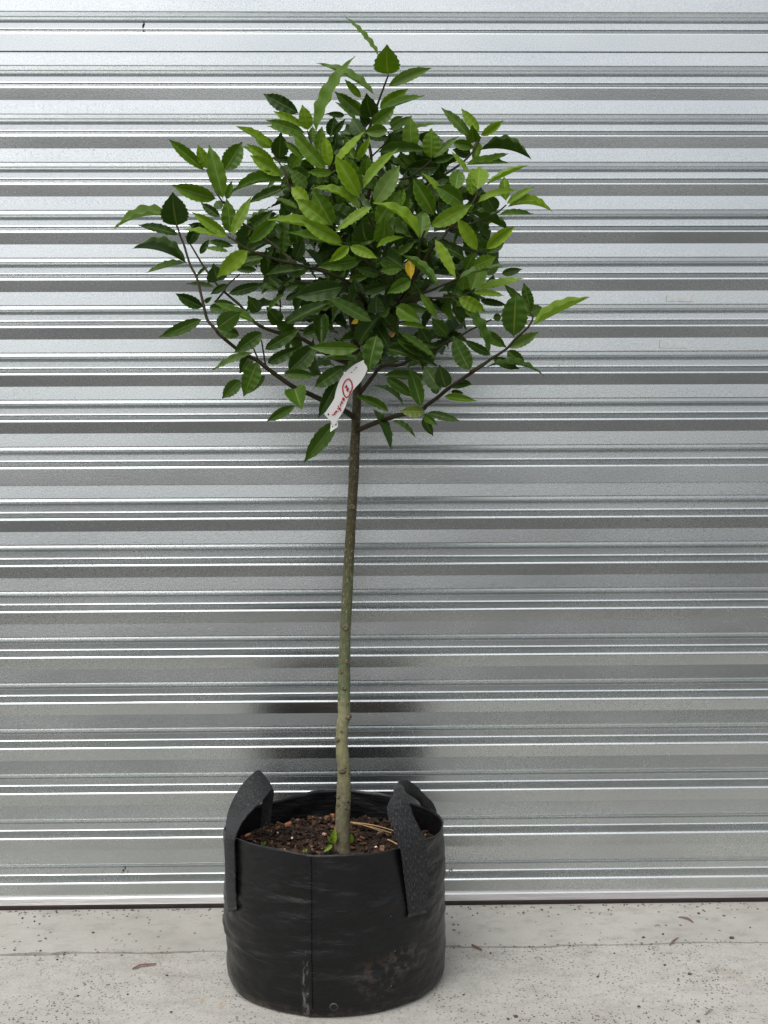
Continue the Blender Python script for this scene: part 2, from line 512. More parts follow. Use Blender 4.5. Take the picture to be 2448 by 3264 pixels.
M['smudge'] = mat_simple('soot_smudge', (0.03, 0.028, 0.022), 0.9, var=0.5, nscale=300)
M['residue'] = mat_simple('label_residue', (0.55, 0.56, 0.56), 0.62, metal=0.6, var=0.12, nscale=120)
M['orange'] = mat_simple('orange_bark', (0.27, 0.105, 0.045), 0.8, var=0.35, nscale=200, bump=0.6, bscale=300)
M['pinkchip'] = mat_simple('pale_bark', (0.36, 0.20, 0.13), 0.85, var=0.35, nscale=200, bump=0.6, bscale=300)
M['perlite'] = mat_simple('perlite', (0.72, 0.71, 0.68), 0.8, var=0.1)

# ------------------------------------------------------------------ ground
def grid_sheet(name, xs, ys_front, ys_back, z, mat, thick):
    """slab with uneven long edges; xs shared, y at each x"""
    v, f = [], []
    n = len(xs)
    for x, y in zip(xs, ys_front): v.append((x, y, z))
    for x, y in zip(xs, ys_back): v.append((x, y, z))
    for x, y in zip(xs, ys_front): v.append((x, y, z - thick))
    for x, y in zip(xs, ys_back): v.append((x, y, z - thick))
    for i in range(n - 1):
        f.append((i, i + 1, n + i + 1, n + i))
        f.append((i, 2 * n + i, 2 * n + i + 1, i + 1))
        f.append((n + i, n + i + 1, 3 * n + i + 1, 3 * n + i))
    f.append((0, n, 3 * n, 2 * n)); f.append((n - 1, 3 * n - 1, 4 * n - 1, 2 * n - 1))
    return mesh_obj(name, v, f, mat)

g = mesh_obj('ground', [(-300, -300, -0.03), (300, -300, -0.03), (300, 60, -0.03), (-300, 60, -0.03)], [(0, 1, 2, 3)], M['yard'])
tag(g, kind='structure')
nx = 700
xs = [-4 + 8 * i / nx for i in range(nx + 1)]
JY = -on_floor(1224, 3022).y
def joint(x):
    return -JY + 0.010 * (x / 0.8) * 0.9 + 0.009 * noise.noise(Vector((x * 6, 0, 0))) + 0.0050 * noise.noise(Vector((x * 38, 3, 0))) + 0.002 * noise.noise(Vector((x * 130, 5, 0)))
def gap(x):
    a = noise.noise(Vector((x * 5.5, 7, 0))) * 0.5 + 0.5
    b_ = noise.noise(Vector((x * 70, 11, 0))) * 0.5 + 0.5
    return max(0.00006, 0.0210 * (a - 0.33) * (0.15 + b_))
strip = grid_sheet('concrete_threshold', xs, [joint(x) + gap(x) for x in xs], [0.08] * len(xs), 0.0, M['strip'], 0.028)
tag(strip, kind='structure')
slab = grid_sheet('concrete_apron', xs, [-1.28] * len(xs), [joint(x) - gap(x) for x in xs], -0.0012, M['slab'], 0.027)
tag(slab, kind='structure')

# ------------------------------------------------------------------ roller door
PROW = [103, 272, 424, 580, 736, 887, 1038, 1189, 1340, 1491, 1659, 1806.5, 1954, 2101.8, 2247, 2393, 2538.6, 2678.8, 2819]
ZR = [at(0, y, 0.0).z for y in PROW]
reg = [ZR[i] - ZR[i + 1] for i in range(18) if i not in (0, 9)]
PITCHZ = sum(reg) / len(reg)
SEAM = ((ZR[0] - ZR[1]) + (ZR[9] - ZR[10])) / 2 - PITCHZ
ZLAST = ZR[18]
def row_z(k):                 # k = 0 is the crest at photograph row 103
    z = ZLAST + PITCHZ * (18 - k)
    if k <= 9: z += SEAM
    if k <= 0: z += SEAM
    return z

K = PITCHZ / 0.092
mm = 0.001 * K
PB, PC, PA = 25.0, 25.2, 14.0
tB, tC, tA = 7.2, 3.1, 2.2
def period_segments(seam=False):
    """(dz down, dy out) in mm from the crest above the pan to the next crest"""
    dB = -PB * math.tan(R(tB)); dC = PC * math.tan(R(tC)); dA = PA * math.tan(R(tA))
    seg = [(PB, dB), (PC, dC), (2.2, 0.0), (6.2, -8.6), (1.6, 0.15), (6.6, -10.6), (PA, dA)]
    dz = 92.0 - sum(s[0] for s in seg); dy = -sum(s[1] for s in seg)
    seg.append((dz, dy))
    return seg

def fillet(poly, rad=0.0022, n=3):
    """poly of (y, z); returns densified points"""
    out = [poly[0]]
    for i in range(1, len(poly) - 1):
        p = Vector(poly[i]); a = Vector(poly[i - 1]); c = Vector(poly[i + 1])
        d1 = a - p; d2 = c - p
        ang = math.pi - d1.angle(d2)
        if ang < R(2.5):
            out.append(tuple(p)); continue
        ledge = (d1.x > 0.012) or (d2.x < -0.012)          # the two bends of the upward ledge are rolled wider
        rr_ = 0.0056 if ledge else rad
        nn_ = 7 if ledge else n
        tl = min(rr_ * math.tan(ang / 2), d1.length * 0.45, d2.length * 0.45)
        q1 = p + d1.normalized() * tl; q2 = p + d2.normalized() * tl
        for k in range(nn_ + 1):
            t = k / nn_
            out.append(tuple(q1 * (1 - t) ** 2 + p * 2 * t * (1 - t) + q2 * t * t))
    out.append(poly[-1])
    return out

XW = 2.3
NXD = 70
dxs = [-XW + 2 * XW * i / NXD for i in range(NXD + 1)]
door = empty('roller_door', (0, 0, 0))
tag(door, 'corrugated galvanised steel roller door behind the potted tree', 'roller door')

def sheet(name, poly):
    pts = fillet(poly)
    n = len(pts)
    # weighted normals on the profile grid, long flats dominate
    verts = []
    for x in dxs:
        for i, (y, z) in enumerate(pts):
            w = 0.0007 * noise.noise(Vector((x * 0.9, z * 1.3, 2.0))) + 0.00055 * noise.noise(Vector((x * 1.7, z * 21.0, 5.0)))
            if 0.0013 < y < 0.0025: w -= 0.00042 * max(-1.3, min(1.3, x / 0.75))     # the curtain is slightly twisted along its width
            verts.append(Vector((x, y + w * -1.0, z)))
    faces = []
    for c in range(NXD):
        for i in range(n - 1):
            faces.append((c * n + i, c * n + i + 1, (c + 1) * n + i + 1, (c + 1) * n + i))
    acc = [Vector((0, 0, 0)) for _ in verts]
    for fc in faces:
        a, b, c, d = (verts[k] for k in fc)
        nn = (c - a).cross(d - b)
        for k in fc: acc[k] += nn
    nrm = [v.normalized() for v in acc]
    o = mesh_obj(name, verts, faces, M['steel'], door, smooth=True)
    if nrm[n // 2].y > 0:
        o.data.flip_normals()
        nrm = [-v for v in nrm]
    o.data.normals_split_custom_set_from_vertices(nrm)
    return o

def run(poly, y, z, segs):
    for dz, dy in segs:
        z -= dz * mm; y -= dy * mm        # y axis points into the building
        poly.append((y, z))
    return y, z

SEG = period_segments()
BSEAM = [(PB + SEAM / mm, 0.4)]
# upper sheet, down to the first lap
poly = []
y, z = 0.0, row_z(0) + 9 * PITCHZ
poly.append((y, z))
for k in range(9): y, z = run(poly, y, z, SEG)
z_lap1 = z
y, z = run(poly, y, z, BSEAM)
poly.append((y + 0.0012, z - 0.0004))
sheet('curtain_sheet', poly)
def lower_start(z_top):
    yb = PB * math.tan(R(tB)) * mm
    zc = z_top - BSEAM[0][0] * mm
    return [(yb, zc + 0.010), (yb, zc)], yb, zc
poly, y, z = lower_start(z_lap1)
y, z = run(poly, y, z, SEG[1:])
for k in range(8): y, z = run(poly, y, z, SEG)
z_lap2 = z
y, z = run(poly, y, z, BSEAM)
poly.append((y + 0.0012, z - 0.0004))
sheet('curtain_sheet', poly)
poly, y, z = lower_start(z_lap2)
y, z = run(poly, y, z, SEG[1:])
for k in range(8): y, z = run(poly, y, z, SEG)
z_end = at(0, 2868.6, 0.0).z
y2 = y + (z - z_end) * math.tan(R(1.5))
poly.append((y2, z_end - 0.004))
sheet('curtain_sheet', poly)
# bottom rail (ribbed extrusion) and rubber seal
z0, z1 = at(0, 2868.6, 0.01).z, at(0, 2889, 0.01).z
rp = [(0.03, z0 + 0.002), (-0.004, z0 + 0.002), (-0.0065, z0)]
nr = 6
for i in range(nr):
    za = z0 + (z1 - z0) * (i + 0.25) / nr; zb = z0 + (z1 - z0) * (i + 0.75) / nr
    rp += [(-0.0085, za), (-0.0085, zb), (-0.0079, zb - 0.0003), (-0.0079, z0 + (z1 - z0) * (i + 1) / nr)]
rp += [(-0.0065, z1), (0.03, z1)]
v, f = [], []
for x in (-XW, XW):
    for (yy, zz) in rp: v.append((x, yy, zz))
n = len(rp)
for i in range(n - 1): f.append((i, n + i, n + i + 1, i + 1))
mesh_obj('bottom_rail', v, f, M['rail'], door)
v, f = [], []
sp = [(0.0, z1 - 0.0003), (-0.0055, z1 - 0.0003), (-0.0072, z1 - 0.003), (-0.006, 0.0008), (0.004, 0.0003), (0.012, 0.003)]
for x in (-XW, XW):
    for (yy, zz) in sp: v.append((x, yy, zz))
n = len(sp)
for i in range(n - 1): f.append((i, n + i, n + i + 1, i + 1))
mesh_obj('rubber_seal', v, f, M['rubber'], door)

# ------------------------------------------------------------------ grow bag
BD = 0.313
BR = 0.1925
bc = at(1066, 2640, BD)
BX, BY = bc.x, -BD

def cyl(px, py, rad=BR, near=True):
    """hit of a sight line with the upright cylinder of the bag (or its nearest approach)"""
    d = ray(px, py)
    ox, oy = CAM_POS.x - BX, CAM_POS.y - BY
    a = d.x * d.x + d.y * d.y
    b = 2 * (ox * d.x + oy * d.y)
    c = ox * ox + oy * oy - rad * rad
    q = b * b - 4 * a * c
    if q < 0:
        t = -b / (2 * a)
    else:
        t = (-b - math.sqrt(q)) / (2 * a) if near else (-b + math.sqrt(q)) / (2 * a)
    return CAM_POS + d * t

def theta_of(p):
    return math.atan2(p.x - BX, -(p.y - BY))      # 0 towards the camera side, +90 right

rim_px_front = [(755, 2674), (800, 2688), (886, 2708), (967, 2722), (1058, 2726), (1173, 2722), (1270, 2708), (1350, 2682), (1402, 2659)]
rim_px_back = [(1396, 2590), (1330, 2560), (1247, 2536), (1201, 2525), (1115, 2516), (1024, 2520), (961, 2532), (880, 2550), (800, 2575), (752, 2610)]
rim = []
for p in rim_px_front:
    q = cyl(*p); rim.append((theta_of(q), q.z))
for p in rim_px_back:
    q = cyl(p[0], p[1], BR, False); rim.append((theta_of(q), q.z))
rim.sort()
def rim_z(th):
    th = (th + math.pi) % (2 * math.pi) - math.pi
    wob_ = 0.0035 * noise.noise(Vector((math.cos(th) * 2.6, math.sin(th) * 2.6, 4.0))) + 0.0014 * noise.noise(Vector((math.cos(th) * 8, math.sin(th) * 8, 9.0)))
    r2 = [(rim[-1][0] - 2 * math.pi, rim[-1][1])] + rim + [(rim[0][0] + 2 * math.pi, rim[0][1])]
    for (a, za), (b, zb) in zip(r2, r2[1:]):
        if a <= th <= b:
            t = (th - a) / (b - a + 1e-9); t = t * t * (3 - 2 * t)
            return za + (zb - za) * t + wob_
    return rim[0][1] + wob_
SEAM_TH = theta_of(cyl(998, 2950))
RIDGES = [(random.uniform(-1.5, 1.5), random.uniform(0.06, 0.22), random.uniform(0.10, 0.35), random.uniform(0.003, 0.007), random.uniform(-0.0022, 0.0028), random.uniform(-0.03, 0.03)) for _ in range(70)]
def bag_r(th, z, zr):
    cr = 0.030
    r = BR
    r += 0.0035 * math.sin(math.pi * min(1, z / 0.24)) - 0.0015
    if z < cr:
        k = 1 - z / cr
        r -= cr * 0.38 * (1 - math.sqrt(max(0, 1 - k * k)))
    p = Vector((math.cos(th) * 1.4, math.sin(th) * 1.4, z * 9))
    r += 0.0045 * noise.noise(p * 1.1) + 0.0022 * noise.noise(Vector((p.x * 2.2, p.y * 2.2, z * 42)))
    r += 0.0008 * noise.noise(Vector((p.x * 6, p.y * 6, z * 90)))
    for (a, zz, wa, wz, am, sl) in RIDGES:
        dd = (th - a + math.pi) % (2 * math.pi) - math.pi
        if abs(dd) < wa * 2.5:
            e = (z - zz - sl * dd) / wz
            if abs(e) < 3: r += am * math.exp(-(dd / wa) ** 2 - e * e)
    # lapped seam
    ds = (th - SEAM_TH + math.pi) % (2 * math.pi) - math.pi
    if -0.10 < ds < 0.0: r += 0.0013
    elif 0 <= ds < 0.025: r += -0.0012 * (1 - ds / 0.025)
    return r

bag = empty('grow_bag', (BX, BY, 0))
tag(bag, 'black woven plastic grow bag with two webbing handles on the concrete', 'grow bag')
NT_, NZ_ = 260, 84
verts, faces = [], []
SOILZ = 0.213
for j in range(NZ_ + 1):
    tz = j / NZ_
    for i in range(NT_):
        th = 2 * math.pi * i / NT_
        zr = rim_z(th)
        z = 0.0005 + (zr - 0.0005) * (tz ** 1.15)
        r = bag_r(th, z, zr)
        verts.append((math.sin(th) * r, -math.cos(th) * r, z))
for j in range(NZ_):
    for i in range(NT_):
        i2 = (i + 1) % NT_
        faces.append((j * NT_ + i, j * NT_ + i2, (j + 1) * NT_ + i2, (j + 1) * NT_ + i))
base = len(verts)
NI = 12
for j in range(NI + 1):
    for i in range(NT_):
        th = 2 * math.pi * i / NT_
        zr = rim_z(th)
        z = zr + 0.0004 - (zr - SOILZ + 0.03) * j / NI
        r = bag_r(th, min(z, zr), zr) - 0.0022
        verts.append((math.sin(th) * r, -math.cos(th) * r, z))
for i in range(NT_):
    i2 = (i + 1) % NT_
    faces.append((NZ_ * NT_ + i, NZ_ * NT_ + i2, base + i2, base + i))
for j in range(NI):
    for i in range(NT_):
        i2 = (i + 1) % NT_
        faces.append((base + j * NT_ + i, base + j * NT_ + i2, base + (j + 1) * NT_ + i2, base + (j + 1) * NT_ + i))
faces.append(tuple(range(NT_))[::-1])
mesh_obj('bag_body', verts, faces, M['bag'], bag, smooth=True)

def bag_pt(th, z, off=0.0):
    r = bag_r(th, z, rim_z(th)) + off
    return Vector((math.sin(th) * r, -math.cos(th) * r, z))
# stitched seam: a row of short stitches in one strip
v, f = [], []
z = 0.018
while z < rim_z(SEAM_TH) - 0.004:
    w, h = 0.0010, 0.0030
    b0 = len(v)
    for (dth, zz) in ((-w / BR, z), (w / BR, z), (w / BR, z + h), (-w / BR, z + h)):
        v.append(bag_pt(SEAM_TH - 0.010 + dth, zz, 0.0007))
    f.append((b0, b0 + 1, b0 + 2, b0 + 3))
    z += 0.0048
mesh_obj('seam_stitching', v, f, M['stitch'], bag)
# drain holes
def drain_hole(px, py, rad):
    p = cyl(px, py)
    th, zc = theta_of(p), p.z
    v, f = [], []
    n = 14
    for ring, (rr, off) in enumerate(((rad * 1.5, 0.0002), (rad * 1.15, 0.0012), (rad, 0.0004), (rad * 0.5, -0.0006 + 0.0012))):
        for s in range(n):
            a = 2 * math.pi * s / n
            wob = 1 + 0.12 * noise.noise(Vector((px + math.cos(a), math.sin(a), 0)))
            v.append(bag_pt(th + math.cos(a) * rr * wob / BR, zc + math.sin(a) * rr * wob, off))
    for ring in range(3):
        for s in range(n):
            s2 = (s + 1) % n
            f.append((ring * n + s, ring * n + s2, (ring + 1) * n + s2, (ring + 1) * n + s))
    f.append(tuple(3 * n + s for s in range(n)))
    o = mesh_obj('drain_hole', v, f, None, bag)
    o.data.materials.append(M['brassring'] if rad > 0.004 else M['bag']); o.data.materials.append(M['hole'])
    for k, pl in enumerate(o.data.polygons): pl.material_index = 0 if k < n else 1
for a in ((1064, 3212, 0.0048), (784, 2902, 0.0019), (783, 3017, 0.0019), (786, 3122, 0.0019), (1245, 2921, 0.0021), (1261, 3033, 0.0019), (1250, 3146, 0.0019)):
    drain_hole(*a)

def ribbon(name, rows, mat, parent, thick=0.0018, sub=5, across=5, bow=0.0):
    """band through left/right edge points, with thickness and UVs along its length"""
    L = catmull([tuple(r[0]) for r in rows], sub); Rr = catmull([tuple(r[1]) for r in rows], sub)
    n = len(L)
    org = parent.location if parent else Vector((0, 0, 0))
    v, uvs, f = [], [], []
    length = 0
    acc = [0]
    for i in range(1, n):
        length += ((Vector(L[i]) + Vector(Rr[i])) / 2 - (Vector(L[i - 1]) + Vector(Rr[i - 1])) / 2).length
        acc.append(length)
    mids = []
    for side in (0, 1):
        for i in range(n):
            a, b = Vector(L[i]), Vector(Rr[i])
            i0, i1 = max(i - 1, 0), min(i + 1, n - 1)
            tg = (Vector(L[i1]) + Vector(Rr[i1])) - (Vector(L[i0]) + Vector(Rr[i0]))
            nm = (b - a).cross(tg)
            nm = nm.normalized() if nm.length > 1e-9 else Vector((0, -1, 0))
            for k in range(across + 1):
                t = k / across
                p = a.lerp(b, t) + nm * (bow * math.sin(math.pi * t)) + nm * (thick * (0.5 if side == 0 else -0.5))
                v.append(p - org); uvs.append((t * 0.25, acc[i] / 0.2))
    w = across + 1
    o1 = n * w
    for i in range(n - 1):
        for k in range(across):
            a = i * w + k
            f.append((a, a + 1, a + w + 1, a + w))
            f.append((o1 + a, o1 + a + w, o1 + a + w + 1, o1 + a + 1))
        for k in (0, across):
            a = i * w + k
            f.append((a, a + w, o1 + a + w, o1 + a))
    for i in (0, n - 1):
        for k in range(across):
            a = i * w + k
            f.append((a, o1 + a, o1 + a + 1, a + 1))
    o = mesh_obj(name, v, f, mat, None, smooth=False)
    ul = o.data.uv_layers.new(name='UVMap')
    for lp in o.data.loops: ul.data[lp.index].uv = uvs[lp.vertex_index]
    if parent is not None:
        o.parent = parent
    return o

RW = BR + 0.0065
lh = [((728, 2905), (753, 2897)), ((721, 2798), (750, 2798)), ((718, 2711), (748, 2711)), ((720, 2660), (751, 2668))]
rows = []
for a, b in lh:
    rows.append((cyl(a[0], a[1], RW), cyl(b[0], b[1], RW)))
for a, b in [((724, 2604, 0.307), (775, 2616, 0.377)), ((744, 2549, 0.287), (807, 2580, 0.352)), ((774, 2499, 0.262), (839, 2548, 0.317)),
             ((800, 2472, 0.242), (858, 2524, 0.277)), ((820, 2456, 0.222), (864, 2517, 0.242)), ((834, 2466, 0.207), (872, 2522, 0.217)),
             ((838, 2520, 0.197), (871, 2545, 0.197)), ((834, 2580, 0.187), (866, 2585, 0.187)), ((830, 2640, 0.182), (862, 2640, 0.182))]:
    rows.append((at(*a), at(*b)))
ribbon('handle', rows, M['web'], bag, bow=0.002)
rh = [((1303, 2916), (1359, 2904)), ((1290, 2808), (1364, 2800)), ((1279, 2722), (1360, 2711)), ((1270, 2697), (1354, 2680))]
rows = []
for a, b in rh:
    rows.append((cyl(a[0], a[1], RW), cyl(b[0], b[1], RW)))
Dq = -cyl(1270, 2697, RW).y; Dr = -cyl(1354, 2680, RW).y
for a, b in [((1254, 2644, Dq - .005), (1334, 2635, Dr)), ((1238, 2604, Dq - .02), (1318, 2604, Dr - .01)), ((1234, 2577, Dq - .035), (1308, 2572, Dr - .015)),
             ((1240, 2555, Dq - .05), (1301, 2550, Dr - .02)), ((1252, 2535, Dq - .065), (1295, 2529, Dr - .03)), ((1256, 2515, Dq - .085), (1288, 2511, Dr - .045)),
             ((1266, 2500, 0.342), (1280, 2502, 0.322)), ((1274, 2488, 0.312), (1284, 2508, 0.302)), ((1290, 2486, 0.287), (1291, 2520, 0.287)), ((1310, 2493, 0.267), (1304, 2533, 0.262)),
             ((1332, 2510, 0.247), (1322, 2545, 0.242)), ((1356, 2535, 0.222), (1338, 2560, 0.217)), ((1380, 2560, 0.197), (1346, 2585, 0.192)), ((1393, 2592, 0.177), (1350, 2612, 0.172)), ((1395, 2640, 0.172), (1352, 2650, 0.167))]:
    rows.append((at(*a), at(*b)))
ribbon('handle', rows, M['web'], bag, bow=0.002)

# bar tacks where the straps are sewn to the bag
hs = [o for o in bag.children if o.name.startswith('handle')]
for o, (a, b) in zip(hs, (((730, 2900), (754, 2893)), ((1302, 2917), (1360, 2904)))):
    rr2 = BR + 0.0085
    ribbon('bar_tack', [(cyl(a[0], a[1] - 4, rr2), cyl(b[0], b[1] - 4, rr2)), (cyl(a[0], a[1] + 2, rr2), cyl(b[0], b[1] + 2, rr2)), (cyl(a[0] - 2, a[1] + 7, rr2 - .001), cyl(b[0], b[1] + 6, rr2 - .001))], M['tack'], bag, thick=0.0012, sub=2).parent = o

# ------------------------------------------------------------------ potting mix
verts, faces = [], []
NR_, NA_ = 26, 90
for j in range(NR_ + 1):
    for i in range(NA_):
        a = 2 * math.pi * i / NA_
        r = (BR - 0.0035) * j / NR_
        x, y_ = math.sin(a) * r, -math.cos(a) * r
        z = SOILZ + 0.006 * noise.noise(Vector((x * 22, y_ * 22, 1))) + 0.004 * noise.noise(Vector((x * 70, y_ * 70, 2))) + 0.006 * (r / BR) ** 4
        verts.append((x, y_, z))
for j in range(NR_):
    for i in range(NA_):
        i2 = (i + 1) % NA_
        if j == 0 and False: continue
        faces.append((j * NA_ + i, j * NA_ + i2, (j + 1) * NA_ + i2, (j + 1) * NA_ + i))
fac = [0.05] * len(verts)
rng = random.Random(11)
for c in range(2600):
    r = (BR - 0.008) * math.sqrt(rng.random()); a = rng.uniform(0, 2 * math.pi)
    x, y_ = math.sin(a) * r, -math.cos(a) * r
    if (x - 0.014) ** 2 + y_ ** 2 < 0.014 ** 2: continue
    z = SOILZ + 0.006 * noise.noise(Vector((x * 22, y_ * 22, 1))) + 0.004 * noise.noise(Vector((x * 70, y_ * 70, 2))) + 0.003 + 0.006 * (r / BR) ** 4
    big = rng.random() ** 2.5
    sx, sy, sz = rng.uniform(0.002, 0.005) + 0.008 * big, rng.uniform(0.0012, 0.003) + 0.003 * big, rng.uniform(0.0008, 0.0022)
    rot = Euler((rng.uniform(-0.6, 0.6), rng.uniform(-0.6, 0.6), rng.uniform(0, 6.28))).to_matrix()
    b0 = len(verts)
    ch = min(1.0, max(0.0, rng.gauss(0.42, 0.22)))
    if rng.random() < 0.06: ch = rng.uniform(0.85, 1.0)
    for sxx in (-1, 1):
        for syy in (-1, 1):
            for szz in (-1, 1):
                p = Vector((sxx * sx * rng.uniform(0.55, 1), syy * sy * rng.uniform(0.5, 1), szz * sz * rng.uniform(0.6, 1)))
                verts.append(tuple(rot @ p + Vector((x, y_, z)))); fac.append(ch)
    for q in ((0, 1, 3, 2), (4, 6, 7, 5), (0, 4, 5, 1), (2, 3, 7, 6), (0, 2, 6, 4), (1, 5, 7, 3)):
        faces.append(tuple(b0 + k for k in q))
mix = mesh_obj('potting_mix', verts, faces, M['chips'])
att = mix.data.attributes.new('chip', 'FLOAT', 'POINT')
att.data.foreach_set('value', fac)
mix.location = (BX, BY, 0)
tag(mix, 'dark bark chip potting mix filling the grow bag', 'potting mix', kind='stuff')

def chip_at(name, px, py, size, mat, label, cat, group=None, flat=0.35, seed=0):
    rg = random.Random(seed)
    d = ray(px, py)
    p = on_floor(px, py, SOILZ + 0.007)
    v, f = box_data(-1, 1, -1, 1, -1, 1)
    rot = Euler((rg.uniform(-.5, .5), rg.uniform(-.5, .5), rg.uniform(0, 3.1))).to_matrix()
    vv = []
    for q in v:
        q = Vector((q[0] * size * rg.uniform(.6, 1.1), q[1] * size * .5 * rg.uniform(.6, 1.1), q[2] * size * flat * rg.uniform(.5, 1.1)))
        vv.append(rot @ q)
    o = mesh_obj(name, vv, f, mat)
    o.location = p
    bv = o.modifiers.new('bevel', 'BEVEL'); bv.width = size * 0.18; bv.segments = 1
    return tag(o, label, cat, group)
chip_at('bark_chip', 790, 2662, 0.0085, M['orange'], 'orange bark chip beside the left handle on the potting mix', 'bark chip', 'bright bark chips', seed=3)
chip_at('bark_chip', 1056, 2606, 0.0105, M['orange'], 'large orange-red bark chip just left of the trunk at the back of the pot', 'bark chip', 'bright bark chips', seed=4)
chip_at('bark_chip', 988, 2605, 0.009, M['orange'], 'flat reddish bark chip against the back wall of the bag', 'bark chip', 'bright bark chips', seed=5)
chip_at('bark_chip', 1035, 2660, 0.0095, M['pinkchip'], 'pale tan bark chip at the left foot of the trunk', 'bark chip', 'bright bark chips', seed=6)
chip_at('bark_chip', 908, 2711, 0.0055, M['pinkchip'], 'small pinkish bark chip touching the front rim of the bag', 'bark chip', 'bright bark chips', seed=7)
chip_at('bark_chip', 1155, 2671, 0.0075, M['orange'], 'brown-red bark chip right of the trunk on the potting mix', 'bark chip', 'bright bark chips', seed=8)
chip_at('bark_chip', 918, 2633, 0.008, M['orange'], 'rust brown curled bark chip standing upright left of centre', 'bark chip', 'bright bark chips', flat=1.0, seed=9)
for i, (px, py) in enumerate(((886, 2631), (885, 2654), (1199, 2700), (931, 2671))):
    chip_at('perlite_grain', px, py, 0.0022, M['perlite'], 'tiny white grain lying on the dark potting mix', 'grain', 'white grains on the potting mix', flat=0.9, seed=20 + i)

# ------------------------------------------------------------------ leaf meshes
def leaf_mesh(seed, droop, curl, wave, side):
    rg = random.Random(seed)
    NL, NW = 30, 4
    k1 = rg.uniform(4.2, 6.5); ph = rg.uniform(0, 6.28); ph2 = rg.uniform(0, 6.28)
    peak = rg.uniform(0.85, 1.25)
    verts, faces, uvs = [], [], []
    for i in range(NL + 1):
        t = i / NL
        y = t
        tt = max(0.0, (t - 0.055) / 0.945)
        ea, eb = 0.62 * peak, 0.92
        tm = ea / (ea + eb)
        h = 0.5 * (tt ** ea * max(0.0, 1 - tt) ** eb) / (tm ** ea * (1 - tm) ** eb)
        if tt > 0.80: h *= 1 - 0.30 * math.sin(math.pi * (tt - 0.80) / 0.20)        # drawn-out tip
        h = max(h, 0.014 if t < 0.1 else 0.004)
        for j in range(-NW // 2, NW // 2 + 1):
            u = j / (NW / 2)
            edge = abs(u) ** 2
            sgn = 1 if u >= 0 else -1
            scal = 1 + 0.06 * edge * math.sin(2 * math.pi * k1 * 1.7 * t + ph + sgn) * (1 if 0.1 < t < 0.95 else 0)
            x = h * u * scal
            z = droop * 1.3 * t * (1 - t)
            z += curl * abs(u) * h * 1.2
            z += wave * edge * math.sin(2 * math.pi * k1 * t + (ph if u > 0 else ph2)) * min(1, 4 * t) * (1 - t * 0.5)
            x += side * math.sin(math.pi * t) * 0.5
            verts.append((x, y, z)); uvs.append((0.5 + 0.5 * u, t))
    w = NW + 1
    for i in range(NL):
        for j in range(NW):
            a = i * w + j
            faces.append((a, a + 1, a + w + 1, a + w))
    me = bpy.data.meshes.new('leaf')
    me.from_pydata(verts, [], faces)
    me.polygons.foreach_set('use_smooth', [True] * len(me.polygons))
    ul = me.uv_layers.new(name='UVMap')
    for lp in me.loops: ul.data[lp.index].uv = uvs[lp.vertex_index]
    me.update()
    return me

LEAFBASE = []
for s in range(22):
    rg = random.Random(100 + s)
    LEAFBASE.append(dict(seed=200 + s, droop=rg.uniform(-0.05, 0.30), curl=rg.uniform(0.05, 0.60), wave=rg.uniform(0.018, 0.042), side=rg.uniform(-0.10, 0.10)))
LEAF_ME = {}
def get_leaf(variant, kind):
    key = (variant, kind)
    if key not in LEAF_ME:
        if variant >= 100:       # strongly arched blade seen edge on
            pr = dict(LEAFBASE[variant % 22]); pr['droop'] = 0.34 + 0.08 * (variant % 3)
        else:
            pr = LEAFBASE[variant]
        me = leaf_mesh(**pr)
        me.materials.append(M[kind])
        LEAF_ME[key] = me
    return LEAF_ME[key]

# ------------------------------------------------------------------ survey of the tree: windows of the photograph (origin x, y, scale)
CROP = {'T1': (1000, 40, 3.318), 'T2': (700, 250, 4.1475), 'T3': (350, 420, 4.1475), 'T4': (1000, 380, 4.1475), 'T5': (1350, 320, 3.6867),
        'U1': (700, 600, 4.1475), 'U2': (420, 780, 4.1475), 'U3': (700, 950, 3.6867), 'U4': (1000, 720, 4.1475), 'U5': (1380, 680, 4.1475),
        'U6': (1100, 1050, 3.6867), 'U7': (1450, 880, 3.6867), 'F': (0, 0, 1.0)}
def fp(c, x, y):
    o = CROP[c]
    return o[0] + x / o[2], o[1] + y / o[2]

# trunk: photograph x-left, x-right, y, distance from the door
TRUNK = [(1062, 1120, 2730, 0.3050), (1065, 1117, 2694, 0.3042), (1068, 1114, 2636, 0.3024), (1070, 1116, 2579, 0.3007), (1073, 1118, 2522, 0.2989), (1076, 1116, 2447, 0.2967),
         (1072, 1114, 2420, 0.2959), (1070, 1109, 2373, 0.2944), (1073, 1111, 2311, 0.2926), (1077, 1116, 2283, 0.2917), (1077, 1116, 2207, 0.2894), (1079, 1116, 2112, 0.2865),
         (1085, 1119, 1993, 0.2829), (1091, 1125, 1875, 0.2794), (1098, 1130, 1756, 0.2758), (1107, 1138, 1609, 0.2713), (1112, 1144, 1495, 0.2679), (1117, 1147, 1400, 0.2650),
         (1121, 1150, 1330, 0.2700), (1124, 1152, 1250, 0.2750), (1126, 1151, 1170, 0.2800), (1124, 1147, 1090, 0.2850)]
tree_foot = at(1091, 2722, .305)
tree = empty('bay_tree', tree_foot)
tag(tree, 'standard bay tree with slim bare trunk and rounded green crown growing in the bag', 'tree')
path, rad = [], []
for xl, xr, yy, D in TRUNK:
    p = at((xl + xr) / 2, yy, D)
    path.append(p); rad.append((at(xr, yy, D) - at(xl, yy, D)).length / 2)
sm = catmull([tuple(p) + (r,) for p, r in zip(path, rad)], 6)
v, f = tube_data([Vector(s[:3]) for s in sm], [s[3] for s in sm], 18, 0.07)
